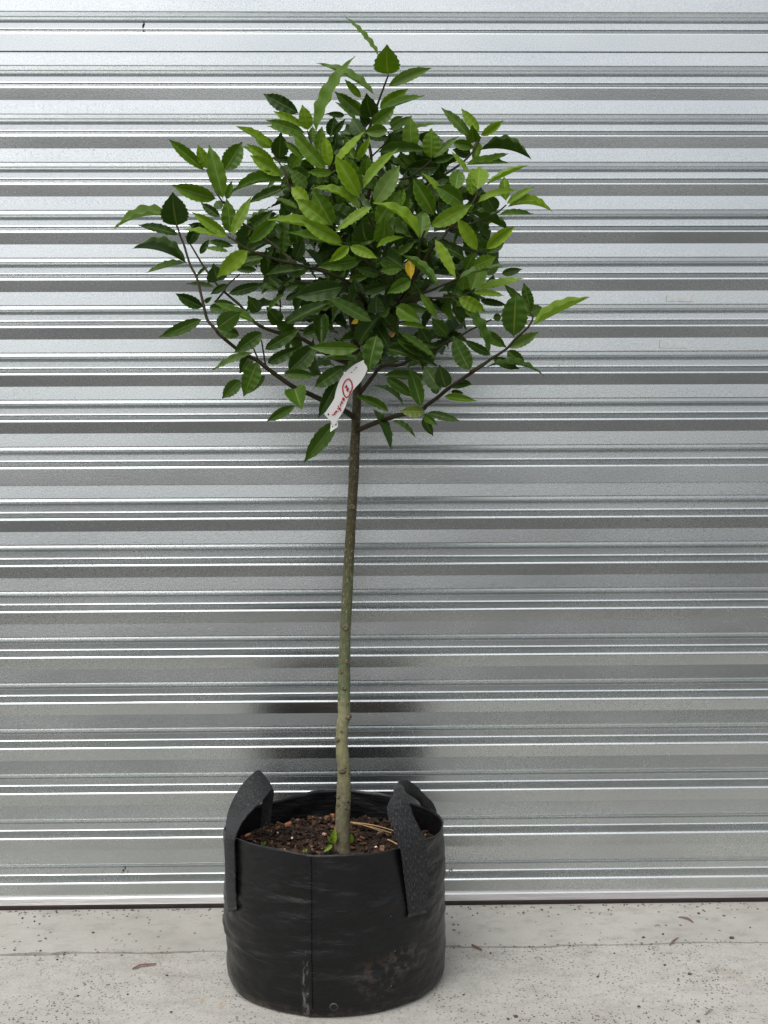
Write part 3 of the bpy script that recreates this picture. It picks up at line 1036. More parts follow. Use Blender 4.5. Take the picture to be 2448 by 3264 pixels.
tr = mesh_obj('trunk', [p - tree_foot for p in v], f, M['trunk'], tree, smooth=True)
# pruning knots on the trunk
def trunk_at(py):
    for (a, b) in zip(TRUNK, TRUNK[1:]):
        if b[2] <= py <= a[2]:
            t = (a[2] - py) / (a[2] - b[2])
            return [(p + (q - p) * t) for p, q in zip(a, b)]
def knot(px, py, s, proud=1.0):
    k = trunk_at(py)
    c = at((k[0] + k[1]) / 2, py, k[3]); rr = (k[1] - k[0]) / 2
    u = max(-1.0, min(1.0, (px - (k[0] + k[1]) / 2) / rr))
    ax = math.asin(u)
    nrm = Vector((math.sin(ax), -math.cos(ax), 0.25)).normalized()
    R0 = (at(k[1], py, k[3]) - at(k[0], py, k[3])).length / 2
    p = c + Vector((math.sin(ax), -math.cos(ax), 0)) * R0 * 0.92
    q = nrm.to_track_quat('Z', 'Y')
    v, f = [], []
    prof = [(1.5, -0.5), (1.35, 0.15), (1.0, 0.75 * proud), (0.7, 0.85 * proud), (0.45, 0.55 * proud), (0.0, 0.5 * proud)]
    n = 9
    for (r_, z_) in prof:
        for s_ in range(n):
            a = 2 * math.pi * s_ / n
            w = 1 + 0.25 * noise.noise(Vector((px * 0.7 + math.cos(a), py * 0.3 + math.sin(a), r_ * 3)))
            v.append(q @ (Vector((math.cos(a) * r_ * w, math.sin(a) * r_ * w * 0.85, z_ * w)) * s) + p - tree_foot)
    for i in range(len(prof) - 1):
        for s_ in range(n):
            s2 = (s_ + 1) % n
            f.append((i * n + s_, i * n + s2, (i + 1) * n + s2, (i + 1) * n + s_))
    o = mesh_obj('knot', v, f, M['knot'], tr, smooth=True)
for a in ((1118, 1463, .0040), (1122, 1615, .0044), (1100, 1858, .003), (1125, 1755, .0026), (1102, 1999, .0046), (1108, 2107, .0044), (1087, 2138, .0034), (1097, 2190, .0034),
          (1113, 2285, .0048), (1074, 2355, .0046), (1088, 2327, .0024), (1092, 2452, .0050), (1078, 2535, .0038), (1112, 2548, .0038), (1106, 2570, .0030),
          (1078, 2560, .0030), (1110, 2240, .0026), (1079, 2225, .0028), (1100, 2440, .0028)):
    knot(*a)

# branches: (list of (window, x, y, distance), start radius, end radius)
BR_ = [
 # leader
 ([('F', 1136, 1095, .285), ('F', 1118, 1000, .30), ('F', 1120, 900, .31), ('F', 1148, 760, .32), ('F', 1175, 620, .33), ('F', 1183, 500, .34), ('T1', 560, 1300, .34), ('T1', 600, 1190, .35), ('T1', 700, 900, .36), ('T1', 790, 660, .37)], .0062, .0015),
 # lower left arm
 ([('F', 1128, 1330, .27), ('U3', 1460, 1320, .31), ('U3', 1250, 1220, .36), ('U3', 1060, 1130, .40), ('U3', 860, 1040, .42), ('U3', 700, 930, .425), ('U3', 550, 820, .43), ('U3', 450, 740, .43), ('U3', 320, 670, .43), ('U3', 230, 620, .43), ('U3', 0, 430, .43),
   ('U2', 1110, 1120, .43), ('U2', 1000, 990, .42), ('U2', 940, 760, .41), ('U2', 860, 440, .39), ('U2', 770, 260, .37), ('U2', 690, 0, .35), ('T3', 940, 1400, .34), ('T3', 890, 1250, .33), ('T3', 830, 1110, .325)], .0058, .0016),
 # upper left arm behind it
 ([('F', 1132, 1160, .28), ('U3', 1400, 730, .32), ('U3', 1150, 590, .34), ('U3', 950, 470, .35), ('U3', 730, 420, .36), ('U3', 500, 340, .37), ('U2', 1600, 1000, .37), ('U2', 1430, 800, .36), ('U2', 1300, 690, .35), ('U2', 1140, 540, .34), ('U2', 960, 300, .32), ('U2', 790, 20, .30), ('T3', 1000, 1380, .29)], .0052, .0014),
 ([('U2', 1100, 760, .36), ('U2', 1200, 640, .355), ('U2', 1280, 520, .35), ('U2', 1430, 390, .34)], .0020, .0013),
 # left middle arm
 ([('U4', 870, 1290, .32), ('U4', 740, 1120, .36), ('U4', 600, 900, .40), ('U4', 430, 730, .43), ('U4', 250, 650, .44), ('U4', 0, 560, .45), ('U1', 1200, 1060, .455), ('U1', 1000, 1000, .46), ('U1', 820, 960, .46), ('U1', 620, 900, .46), ('U1', 380, 810, .46), ('U1', 210, 700, .455), ('U1', 110, 640, .45)], .0046, .0015),
 # shoot to the left shoulder
 ([('U1', 1000, 1000, .45), ('U1', 850, 860, .42), ('U1', 640, 690, .40), ('U1', 400, 520, .39), ('U1', 290, 450, .39), ('U1', 70, 190, .40), ('T3', 1510, 950, .41), ('T3', 1400, 790, .40), ('T3', 1300, 560, .38), ('T3', 1285, 500, .375)], .0030, .0013),
 # centre front shoot
 ([('U4', 1120, 1010, .40), ('U4', 1040, 560, .44), ('U4', 960, 380, .46), ('U4', 880, 220, .48), ('U4', 800, 50, .495), ('T4', 760, 1370, .50), ('T4', 730, 1290, .505), ('T4', 660, 1190, .51), ('T4', 610, 1070, .515)], .0030, .0014),
 # centre left front shoot
 ([('U4', 960, 740, .44), ('U4', 760, 520, .48), ('U4', 600, 390, .50), ('U4', 470, 270, .52), ('U1', 1650, 720, .52)], .0026, .0014),
 # centre upper shoots
 ([('F', 1150, 760, .33), ('F', 1085, 680, .37), ('T4', 230, 900, .41), ('T4', 210, 760, .44), ('T4', 200, 650, .455)], .0026, .0013),
 ([('F', 1100, 690, .36), ('T2', 1100, 1600, .37), ('T2', 920, 1430, .37), ('T2', 890, 1290, .36), ('T2', 830, 1180, .35), ('T2', 740, 1040, .335), ('T2', 690, 920, .325)], .0026, .0012),
 ([('F', 1170, 640, .335), ('F', 1060, 540, .36), ('T2', 1290, 980, .375), ('T2', 1220, 880, .38), ('T2', 1190, 790, .38), ('T2', 1160, 690, .38)], .0024, .0012),
 # right upper arm
 ([('F', 1165, 700, .325), ('F', 1260, 650, .34), ('T5', 0, 1000, .36), ('T5', 250, 870, .37), ('T5', 480, 710, .37), ('T5', 610, 560, .365), ('T5', 670, 430, .36)], .0036, .0014),
 ([('F', 1183, 500, .34), ('T4', 1000, 260, .37), ('T4', 980, 170, .38)], .0018, .0011),
 ([('F', 1185, 560, .34), ('F', 1290, 570, .38), ('T4', 1520, 580, .405), ('T5', 80, 700, .405)], .0022, .0012),
 # right main arm
 ([('U4', 600, 1400, .29), ('U4', 870, 1290, .32), ('U4', 1000, 1180, .35), ('U4', 1200, 900, .40), ('U4', 1300, 740, .43), ('U4', 1450, 490, .46), ('U4', 1600, 240, .475), ('U5', 110, 340, .47), ('U5', 210, 200, .46), ('T5', 330, 1490, .455), ('T5', 560, 1230, .45), ('T5', 640, 1080, .445), ('T5', 680, 1030, .44)], .0052, .0014),
 ([('U4', 1300, 740, .44), ('U4', 1380, 440, .48), ('U4', 1400, 250, .495), ('U4', 1470, 60, .505)], .0030, .0019),
 ([('T5', 330, 1520, .45), ('T5', 560, 1450, .43), ('T5', 720, 1390, .41), ('T5', 850, 1330, .39), ('T5', 970, 1230, .38)], .0024, .0013),
 # right middle arms
 ([('U4', 1120, 1010, .40), ('U5', -200, 1080, .43), ('U5', 0, 1010, .45), ('U5', 80, 970, .46), ('U5', 270, 890, .475), ('U5', 390, 800, .48), ('U5', 545, 700, .48)], .0032, .0014),
 ([('U4', 1050, 1120, .38), ('U5', -150, 1130, .43), ('U5', 0, 1120, .45), ('U5', 330, 1110, .47), ('U5', 490, 1040, .47), ('U5', 560, 995, .47)], .0028, .0014),
 ([('U5', 110, 340, .465), ('U5', 300, 420, .455), ('U5', 590, 510, .45), ('U5', 690, 470, .445)], .0020, .0012),
 # right long lower arm
 ([('F', 1140, 1372, .27), ('U6', 350, 1100, .31), ('U6', 520, 1040, .35), ('U6', 670, 1000, .38), ('U6', 900, 940, .42), ('U6', 960, 890, .435), ('U6', 1100, 790, .45), ('U6', 1220, 690, .455), ('U6', 1470, 520, .47), ('U6', 1659, 390, .48), ('U7', 180, 1130, .475), ('U7', 300, 1070, .48), ('U7', 430, 970, .485), ('U7', 600, 860, .49), ('U7', 700, 750, .49), ('U7', 860, 600, .485), ('U7', 915, 490, .48), ('U7', 885, 430, .475)], .0052, .0016),
 # right second lower arm
 ([('F', 1146, 1255, .275), ('U6', 300, 590, .31), ('U6', 430, 440, .34), ('U6', 640, 420, .36), ('U6', 760, 360, .37), ('U6', 900, 290, .38), ('U6', 1100, 200, .39), ('U6', 1300, 110, .40), ('U7', 150, 650, .40), ('U7', 290, 580, .405), ('U7', 430, 510, .405)], .0045, .0013),
 ([('U4', 840, 1300, .32), ('U4', 1000, 1330, .38), ('U4', 1130, 1280, .43), ('U4', 1350, 1230, .45)], .0024, .0012),
 ([('U3', 540, 790, .43), ('U3', 510, 610, .43), ('U3', 490, 500, .44), ('U3', 450, 420, .45)], .0018, .0012),
 ([('U3', 460, 740, .43), ('U3', 400, 590, .44), ('U3', 390, 560, .44)], .0016, .0012),
 ([('F', 1000, 905, .35), ('F', 893, 880, .35), ('F', 895, 830, .36), ('U1', 800, 1000, .38)], .0018, .0012),
 ([('F', 990, 1055, .345), ('F', 905, 1040, .34), ('F', 893, 960, .345), ('F', 893, 930, .35)], .0020, .0012),
]
BRANCH = []
for pts, r0, r1 in BR_:
    P = []
    for (c, x, y_, D) in pts:
        px, py = fp(c, x, y_)
        P.append(tuple(at(px, py, D)) + (px, py, D))
    S = catmull(P, 5)
    n = len(S)
    path = [Vector(s[:3]) for s in S]
    rr = [0.88 * (r0 + (r1 - r0) * (i / (n - 1)) ** 0.8) for i in range(n)]
    rr[0] *= 1.25
    v, f = tube_data(path, rr, 8, 0.10)
    o = mesh_obj('branch', [p - tree_foot for p in v], f, M['twig'], tree, smooth=True)
    BRANCH.append((o, [(s[3], s[4], s[5]) for s in S], path))

# leaves: window, base x y, tip x y, apparent width, kind, distance from the door
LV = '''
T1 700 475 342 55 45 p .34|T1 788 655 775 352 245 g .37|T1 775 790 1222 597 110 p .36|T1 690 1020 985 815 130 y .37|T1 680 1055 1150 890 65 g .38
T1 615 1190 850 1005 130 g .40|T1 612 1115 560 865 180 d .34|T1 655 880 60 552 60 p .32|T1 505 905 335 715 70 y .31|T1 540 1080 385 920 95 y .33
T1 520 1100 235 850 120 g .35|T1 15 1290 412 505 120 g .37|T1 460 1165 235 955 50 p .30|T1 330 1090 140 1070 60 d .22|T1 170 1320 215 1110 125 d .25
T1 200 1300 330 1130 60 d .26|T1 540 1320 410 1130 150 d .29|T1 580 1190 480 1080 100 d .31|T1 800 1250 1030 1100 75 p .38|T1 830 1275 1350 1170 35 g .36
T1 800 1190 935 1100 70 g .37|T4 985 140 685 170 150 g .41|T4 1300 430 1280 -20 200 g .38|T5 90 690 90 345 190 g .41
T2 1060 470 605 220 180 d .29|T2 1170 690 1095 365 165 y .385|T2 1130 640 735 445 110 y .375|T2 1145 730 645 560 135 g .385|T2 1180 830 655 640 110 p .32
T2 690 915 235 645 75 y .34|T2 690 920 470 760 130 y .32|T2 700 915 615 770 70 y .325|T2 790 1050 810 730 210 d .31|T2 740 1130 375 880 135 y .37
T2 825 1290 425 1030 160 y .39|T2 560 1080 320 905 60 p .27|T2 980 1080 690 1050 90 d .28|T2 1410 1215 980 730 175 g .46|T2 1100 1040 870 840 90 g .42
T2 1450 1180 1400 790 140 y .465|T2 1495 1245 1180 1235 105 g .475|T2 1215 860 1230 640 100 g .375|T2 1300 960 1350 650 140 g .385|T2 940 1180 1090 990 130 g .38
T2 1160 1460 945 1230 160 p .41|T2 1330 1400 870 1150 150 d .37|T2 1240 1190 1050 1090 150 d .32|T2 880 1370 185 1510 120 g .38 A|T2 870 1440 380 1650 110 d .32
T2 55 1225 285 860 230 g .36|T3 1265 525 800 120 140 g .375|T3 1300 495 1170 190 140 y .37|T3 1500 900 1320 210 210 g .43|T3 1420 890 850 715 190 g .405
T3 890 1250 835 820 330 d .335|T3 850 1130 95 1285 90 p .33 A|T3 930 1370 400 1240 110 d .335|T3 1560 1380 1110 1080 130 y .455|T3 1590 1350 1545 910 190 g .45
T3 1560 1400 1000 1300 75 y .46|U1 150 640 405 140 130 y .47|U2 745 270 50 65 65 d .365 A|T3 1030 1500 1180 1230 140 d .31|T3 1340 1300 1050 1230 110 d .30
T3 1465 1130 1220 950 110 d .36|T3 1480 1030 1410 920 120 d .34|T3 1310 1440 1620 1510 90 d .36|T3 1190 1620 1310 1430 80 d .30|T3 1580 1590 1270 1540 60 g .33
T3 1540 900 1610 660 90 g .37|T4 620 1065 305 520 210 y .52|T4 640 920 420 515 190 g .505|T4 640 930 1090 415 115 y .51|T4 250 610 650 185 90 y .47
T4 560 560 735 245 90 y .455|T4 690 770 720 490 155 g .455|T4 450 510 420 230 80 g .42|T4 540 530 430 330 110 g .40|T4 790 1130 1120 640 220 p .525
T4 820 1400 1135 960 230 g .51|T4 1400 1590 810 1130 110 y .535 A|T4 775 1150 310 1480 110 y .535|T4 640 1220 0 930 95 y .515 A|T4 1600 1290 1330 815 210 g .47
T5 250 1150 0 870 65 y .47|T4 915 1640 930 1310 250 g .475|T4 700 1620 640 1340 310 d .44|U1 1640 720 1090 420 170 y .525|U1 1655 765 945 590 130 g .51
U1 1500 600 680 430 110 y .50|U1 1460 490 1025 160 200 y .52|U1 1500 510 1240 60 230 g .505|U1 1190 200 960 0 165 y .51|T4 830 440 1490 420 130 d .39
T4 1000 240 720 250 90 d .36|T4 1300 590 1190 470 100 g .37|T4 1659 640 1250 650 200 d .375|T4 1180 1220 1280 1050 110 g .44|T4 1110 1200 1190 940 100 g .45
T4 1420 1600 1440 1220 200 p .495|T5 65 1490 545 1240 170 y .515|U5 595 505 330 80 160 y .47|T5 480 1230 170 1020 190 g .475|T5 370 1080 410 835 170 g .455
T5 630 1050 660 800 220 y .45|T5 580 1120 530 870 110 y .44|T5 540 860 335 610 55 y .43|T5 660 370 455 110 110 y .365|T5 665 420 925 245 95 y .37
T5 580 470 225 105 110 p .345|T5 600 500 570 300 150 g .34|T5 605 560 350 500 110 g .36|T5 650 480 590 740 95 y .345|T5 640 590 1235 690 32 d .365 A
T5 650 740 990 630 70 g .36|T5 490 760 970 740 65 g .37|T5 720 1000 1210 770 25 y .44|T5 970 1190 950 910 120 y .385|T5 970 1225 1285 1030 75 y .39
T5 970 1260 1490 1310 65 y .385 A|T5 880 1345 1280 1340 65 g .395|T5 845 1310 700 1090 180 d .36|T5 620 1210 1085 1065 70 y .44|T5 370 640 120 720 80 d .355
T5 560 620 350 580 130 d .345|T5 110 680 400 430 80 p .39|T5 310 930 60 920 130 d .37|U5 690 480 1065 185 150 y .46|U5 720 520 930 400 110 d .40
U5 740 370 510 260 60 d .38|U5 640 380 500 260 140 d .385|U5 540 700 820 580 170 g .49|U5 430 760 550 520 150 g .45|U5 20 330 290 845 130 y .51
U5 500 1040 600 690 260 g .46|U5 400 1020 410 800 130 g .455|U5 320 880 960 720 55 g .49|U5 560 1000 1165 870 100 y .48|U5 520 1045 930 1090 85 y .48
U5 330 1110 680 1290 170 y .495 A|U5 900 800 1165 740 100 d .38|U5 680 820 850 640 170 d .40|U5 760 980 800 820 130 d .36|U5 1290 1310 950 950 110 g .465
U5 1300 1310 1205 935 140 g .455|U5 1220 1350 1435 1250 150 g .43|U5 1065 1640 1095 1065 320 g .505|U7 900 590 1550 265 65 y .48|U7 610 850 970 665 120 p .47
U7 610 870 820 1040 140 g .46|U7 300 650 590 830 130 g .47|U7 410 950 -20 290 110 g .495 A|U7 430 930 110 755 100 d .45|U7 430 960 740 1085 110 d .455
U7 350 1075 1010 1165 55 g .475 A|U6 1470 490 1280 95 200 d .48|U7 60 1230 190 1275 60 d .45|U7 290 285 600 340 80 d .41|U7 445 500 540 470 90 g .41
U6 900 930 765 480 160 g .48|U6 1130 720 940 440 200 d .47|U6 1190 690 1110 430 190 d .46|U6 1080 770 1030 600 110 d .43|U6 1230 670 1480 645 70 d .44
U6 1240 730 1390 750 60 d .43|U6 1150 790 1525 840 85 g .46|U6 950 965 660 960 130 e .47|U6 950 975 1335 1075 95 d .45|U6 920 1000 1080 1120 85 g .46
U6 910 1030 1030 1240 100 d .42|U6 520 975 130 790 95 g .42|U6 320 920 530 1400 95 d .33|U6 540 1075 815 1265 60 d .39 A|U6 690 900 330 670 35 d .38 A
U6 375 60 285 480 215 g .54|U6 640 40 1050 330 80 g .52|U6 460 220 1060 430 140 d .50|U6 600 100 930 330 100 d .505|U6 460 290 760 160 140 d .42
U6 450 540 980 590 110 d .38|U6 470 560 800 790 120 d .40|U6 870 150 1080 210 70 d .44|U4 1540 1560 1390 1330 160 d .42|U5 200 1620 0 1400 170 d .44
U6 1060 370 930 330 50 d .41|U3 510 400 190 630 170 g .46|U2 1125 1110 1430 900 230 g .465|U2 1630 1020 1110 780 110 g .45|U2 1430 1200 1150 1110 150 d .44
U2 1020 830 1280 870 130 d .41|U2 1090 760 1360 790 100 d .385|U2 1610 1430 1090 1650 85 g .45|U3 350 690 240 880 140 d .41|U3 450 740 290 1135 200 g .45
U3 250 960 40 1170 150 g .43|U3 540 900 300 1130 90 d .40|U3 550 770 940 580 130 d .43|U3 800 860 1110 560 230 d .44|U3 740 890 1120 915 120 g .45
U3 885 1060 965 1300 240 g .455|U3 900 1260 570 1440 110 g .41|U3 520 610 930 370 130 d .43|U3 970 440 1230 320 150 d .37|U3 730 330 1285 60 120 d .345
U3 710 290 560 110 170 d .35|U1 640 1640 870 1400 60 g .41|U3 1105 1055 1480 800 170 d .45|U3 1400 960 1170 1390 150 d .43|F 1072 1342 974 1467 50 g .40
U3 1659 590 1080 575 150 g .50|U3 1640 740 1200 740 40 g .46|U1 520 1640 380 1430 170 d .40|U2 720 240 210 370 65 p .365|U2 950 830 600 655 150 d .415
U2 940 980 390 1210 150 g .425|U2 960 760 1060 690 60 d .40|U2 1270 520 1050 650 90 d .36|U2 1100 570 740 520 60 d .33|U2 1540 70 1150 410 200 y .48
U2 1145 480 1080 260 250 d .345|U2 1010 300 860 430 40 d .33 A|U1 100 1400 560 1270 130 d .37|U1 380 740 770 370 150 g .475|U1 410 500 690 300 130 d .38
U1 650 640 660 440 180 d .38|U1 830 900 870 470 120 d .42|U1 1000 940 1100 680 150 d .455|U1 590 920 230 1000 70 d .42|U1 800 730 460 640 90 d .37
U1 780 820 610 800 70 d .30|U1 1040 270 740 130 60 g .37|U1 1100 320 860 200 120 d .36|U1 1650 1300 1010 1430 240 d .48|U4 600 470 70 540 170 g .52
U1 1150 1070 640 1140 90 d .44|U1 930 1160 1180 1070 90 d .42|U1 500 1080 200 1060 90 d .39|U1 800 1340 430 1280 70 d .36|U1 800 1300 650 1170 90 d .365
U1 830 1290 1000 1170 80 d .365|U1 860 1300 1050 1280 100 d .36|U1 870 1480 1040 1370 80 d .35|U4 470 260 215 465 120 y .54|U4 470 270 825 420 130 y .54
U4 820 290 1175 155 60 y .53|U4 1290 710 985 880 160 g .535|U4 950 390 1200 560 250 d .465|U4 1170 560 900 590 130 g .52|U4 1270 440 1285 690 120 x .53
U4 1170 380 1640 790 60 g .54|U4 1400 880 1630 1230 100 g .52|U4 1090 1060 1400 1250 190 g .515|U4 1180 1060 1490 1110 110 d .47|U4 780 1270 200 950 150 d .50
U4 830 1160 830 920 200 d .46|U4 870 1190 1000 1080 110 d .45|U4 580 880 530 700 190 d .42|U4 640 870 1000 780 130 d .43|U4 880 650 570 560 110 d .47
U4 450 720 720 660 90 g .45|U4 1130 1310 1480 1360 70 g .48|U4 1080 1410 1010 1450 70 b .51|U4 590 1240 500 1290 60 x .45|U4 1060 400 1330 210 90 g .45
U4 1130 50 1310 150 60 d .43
'''
LEAVES = []
rl0 = random.Random(3)
for ln in LV.strip().splitlines():
    for it in ln.split('|'):
        q = it.split()
        c = q[0]
        bx, by = fp(c, float(q[1]), float(q[2])); tx, ty = fp(c, float(q[3]), float(q[4]))
        kd = q[6]
        if kd == 'g' and by > 985 and rl0.random() < 0.85: kd = 'm'          # most green leaves low in the crown take a darker green
        LEAVES.append((bx, by, tx, ty, float(q[5]) / CROP[c][2], kd, float(q[7]), len(q) > 8))
print('leaves', len(LEAVES))

rl = random.Random(21)
def nearest_branch(p):
    best = None
    for o, pxs, path in BRANCH:
        for q in path[::2]:
            d = (q - p).length_squared
            if best is None or d < best[0]: best = (d, o)
    return best[1]
nleaf = 0
for (bx, by, tx, ty, w, kind, D, arch) in LEAVES:
    p0 = at(bx, by, D)
    app = (at(tx, ty, D) - p0).length
    want = max(app, min(0.070, w / FPX * 2.1 * 1.9))
    dd = math.sqrt(max(0, want * want - app * app))
    sgn = 1 if rl.random() < 0.7 else -1
    D1 = D + sgn * min(dd, 0.045) + rl.uniform(-0.008, 0.012)
    D1 = max(D1, 0.05)
    p1 = at(tx, ty, D1)
    ax = p1 - p0
    L = ax.length
    ax.normalize()
    view = (CAM_POS - (p0 + p1) / 2).normalized()
    n0 = (view - ax * view.dot(ax)).normalized()
    tdir = ax.cross(n0)
    wa = w / FPX * (CAM_POS - p0).length
    wt = max(wa * 1.06, 0.26 * L)
    phi = math.acos(min(1.0, wa * 1.06 / wt))
    s = 1 if (n0 * math.cos(phi) + tdir * math.sin(phi)).z > (n0 * math.cos(phi) - tdir * math.sin(phi)).z else -1
    nrm = (n0 * math.cos(phi) + tdir * math.sin(phi) * s).normalized()
    if kind == 'p' and nrm.z > 0.2: pass
    xd = ax.cross(nrm).normalized()
    var = (100 + rl.randrange(22)) if arch else rl.randrange(22)
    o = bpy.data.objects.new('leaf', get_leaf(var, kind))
    COL.objects.link(o)
    mtx = Matrix((xd * wt, ax * (L * 1.06), nrm * (L * (0.8 if arch else min(0.8, wt / L * 2.0))))).transposed().to_4x4()
    mtx.translation = p0 - tree_foot
    o.parent = nearest_branch(p0)
    o.matrix_basis = mtx
    if kind == 'x' and w > 20: o['label'] = 'yellow dying leaf'
    if kind == 'b': o['label'] = 'dried brown leaf'
    nleaf += 1

# shaded leaves deep inside the crown that no one could pick apart: one mass
rg = random.Random(5)
V, F, UV, MI = [], [], [], []
INNER = [leaf_mesh(**LEAFBASE[i]) for i in range(6)]
for c in range(330):
    a = rg.uniform(0, 6.28); r_ = rg.random() ** 0.62
    px = 1185 + 390 * r_ * math.cos(a); py = 810 + 390 * r_ * math.sin(a)
    p0 = at(px, py, rg.uniform(.17, .455 - .10 * r_))
    ax = Vector((rg.gauss(0, 1), rg.gauss(0, .7), rg.gauss(0, .7))).normalized()
    nrm = Vector((rg.gauss(0, .5), -0.6 + rg.gauss(0, .4), 0.8)).normalized()
    nrm = (nrm - ax * nrm.dot(ax)).normalized()
    xd = ax.cross(nrm)
    L = rg.uniform(.055, .080); wt = L * rg.uniform(.32, .42)
    p0 = p0 - ax * L * 0.5
    if max(p0.y, (p0 + ax * L).y) > -0.03: continue
    me = rg.choice(INNER)
    mi_ = 1 if rg.random() < 0.45 else 0
    b0 = len(V)
    for i, vv in enumerate(me.vertices): V.append(p0 + xd * wt * vv.co.x + ax * L * vv.co.y + nrm * L * vv.co.z - tree_foot)
    ul = me.uv_layers[0].data
    for pl in me.polygons:
        F.append(tuple(b0 + k for k in pl.vertices)); MI.append(mi_); UV += [tuple(ul[k].uv) for k in pl.loop_indices]
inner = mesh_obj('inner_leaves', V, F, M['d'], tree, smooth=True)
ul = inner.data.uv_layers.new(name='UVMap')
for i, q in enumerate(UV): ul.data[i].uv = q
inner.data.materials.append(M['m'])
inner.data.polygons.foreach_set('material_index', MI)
inner['kind'] = 'stuff'

# ------------------------------------------------------------------ paper tag with red handwriting
def tg(x, y, d=0.0):
    return at(1000 + x / 6.32, 1100 + y / 6.32, .492 - .03 * (y - 300) / 1300 + d)
tagroot = empty('paper_tag', tg(1050, 320))
tag(tagroot, 'white folded paper tag with red handwriting tied under the crown', 'tag')
front = [((1040, 285), (1098, 395)), ((870, 400), (1070, 520)), ((720, 560), (960, 720)), ((590, 720), (800, 900)), ((480, 950), (690, 1080)), ((390, 1120), (640, 1230)), ((280, 1290), (560, 1385)), ((210, 1390), (500, 1475))]
o = ribbon('paper_front', [(tg(*a), tg(*b)) for a, b in front], M['paper'], tagroot, thick=0.0003, sub=4, across=3)
tipv = [tg(210, 1390, .0001), tg(500, 1475, .0001), tg(415, 1612, .0003)]
tv = [p - tagroot.location for p in tipv] + [p - tagroot.location + Vector((0, 0.0003, 0)) for p in tipv]
mesh_obj('paper_corner', tv, [(0, 1, 2), (5, 4, 3), (0, 3, 4, 1), (1, 4, 5, 2), (2, 5, 3, 0)], M['paper'], tagroot)
back = [((1030, 290), (1085, 390)), ((780, 420), (960, 560)), ((560, 650), (800, 820)), ((440, 950), (680, 1060)), ((400, 1250), (600, 1330)), ((350, 1560), (498, 1480)), ((330, 1752), (488, 1640))]
ribbon('paper_back', [(tg(a[0], a[1], -.001 - .006 * math.sin(math.pi * i / 6)), tg(b[0], b[1], -.001 - .006 * math.sin(math.pi * i / 6))) for i, (a, b) in enumerate(back)], M['paper'], tagroot, thick=0.0003, sub=4, across=3)

def stroke(pts, width, mat, name, d=0.0013):
    S = catmull([tuple(map(float, p)) for p in pts], 4) if len(pts) > 2 else pts
    v, f = [], []
    n = len(S)
    for i in range(n):
        a = S[max(i - 1, 0)]; b = S[min(i + 1, n - 1)]
        dx, dy = b[0] - a[0], b[1] - a[1]
        l = math.hypot(dx, dy) or 1
        nx_, ny_ = -dy / l * width / 2, dx / l * width / 2
        v.append(tg(S[i][0] + nx_, S[i][1] + ny_, d) - tagroot.location); v.append(tg(S[i][0] - nx_, S[i][1] - ny_, d) - tagroot.location)
    for i in range(n - 1): f.append((2 * i, 2 * i + 1, 2 * i + 3, 2 * i + 2))
    return v, f
def strokes(name, lst, width, mat):
    V, F = [], []
    for pts in lst:
        v, f = stroke(pts, width, mat, name)
        b = len(V); V += v; F += [tuple(b + k for k in q) for q in f]
    return mesh_obj(name, V, F, mat, tagroot)
strokes('circled_number', [[(715, 690), (762, 750), (776, 850), (752, 930), (722, 945), (735, 965), (700, 1030), (655, 1052), (610, 1000), (584, 900), (592, 810), (635, 725), (690, 685), (725, 690)],
                           [(632, 862), (648, 840), (662, 815), (668, 860), (676, 928), (690, 905), (702, 862)]], 26, M['ink'])
strokes('handwriting', [[(604, 1058), (586, 1072), (582, 1098), (604, 1100), (618, 1080), (606, 1082), (612, 1108), (606, 1132)],
                        [(580, 1128), (556, 1140), (562, 1165), (592, 1170)], [(592, 1168), (575, 1160)],
                        [(560, 1178), (536, 1190), (536, 1212), (556, 1228)],
                        [(488, 1222), (510, 1262), (532, 1305), (546, 1328)], [(545, 1262), (510, 1290), (472, 1278)],
                        [(498, 1330), (488, 1338)],
                        [(470, 1322), (446, 1330), (446, 1350), (464, 1352), (470, 1336)],
                        [(450, 1362), (428, 1358), (420, 1380), (436, 1390), (410, 1392), (396, 1410), (368, 1402)]], 22, M['ink'])
strokes('printed_dashes', [[(746, 560), (778, 536)], [(802, 502), (826, 490)], [(836, 470), (872, 442)]], 14, M['blackink'])
def dot(x, y, r, d=0.0013):
    v = [tg(x + r * math.cos(a * math.pi / 6), y + 1.25 * r * math.sin(a * math.pi / 6), d) - tagroot.location for a in range(12)]
    mesh_obj('punched_hole', v, [tuple(range(12))], M['blackink'], tagroot)
dot(295, 1397, 17); dot(376, 1645, 12); dot(448, 1602, 13)

# ------------------------------------------------------------------ weeds and straw on the potting mix
def weed_leaf(parent, a, b, w, D0, D1, kind='weed'):
    p0, p1 = at(a[0], a[1], D0), at(b[0], b[1], D1)
    ax = p1 - p0; L = ax.length; ax.normalize()
    view = (CAM_POS - p0).normalized()
    nrm = (view - ax * view.dot(ax)).normalized()
    xd = ax.cross(nrm)
    o = bpy.data.objects.new('leaf', get_leaf(rl.randrange(22), kind))
    COL.objects.link(o)
    wt = w / FPX * 2.3
    m_ = Matrix((xd * wt, ax * L, nrm * L)).transposed().to_4x4()
    m_.translation = p0 - parent.location
    o.parent = parent; o.matrix_basis = m_
w1 = empty('weed_seedling', at(1072, 2700, .315))
tag(w1, 'lime green weed leaves curling round the foot of the trunk', 'weed')
weed_leaf(w1, (1060, 2690), (1068, 2636), 20, .315, .315)
weed_leaf(w1, (1058, 2692), (1030, 2716), 13, .322, .338)
weed_leaf(w1, (1056, 2680), (1042, 2668), 13, .318, .328)
weed_leaf(w1, (1114, 2690), (1122, 2657), 20, .29, .29)
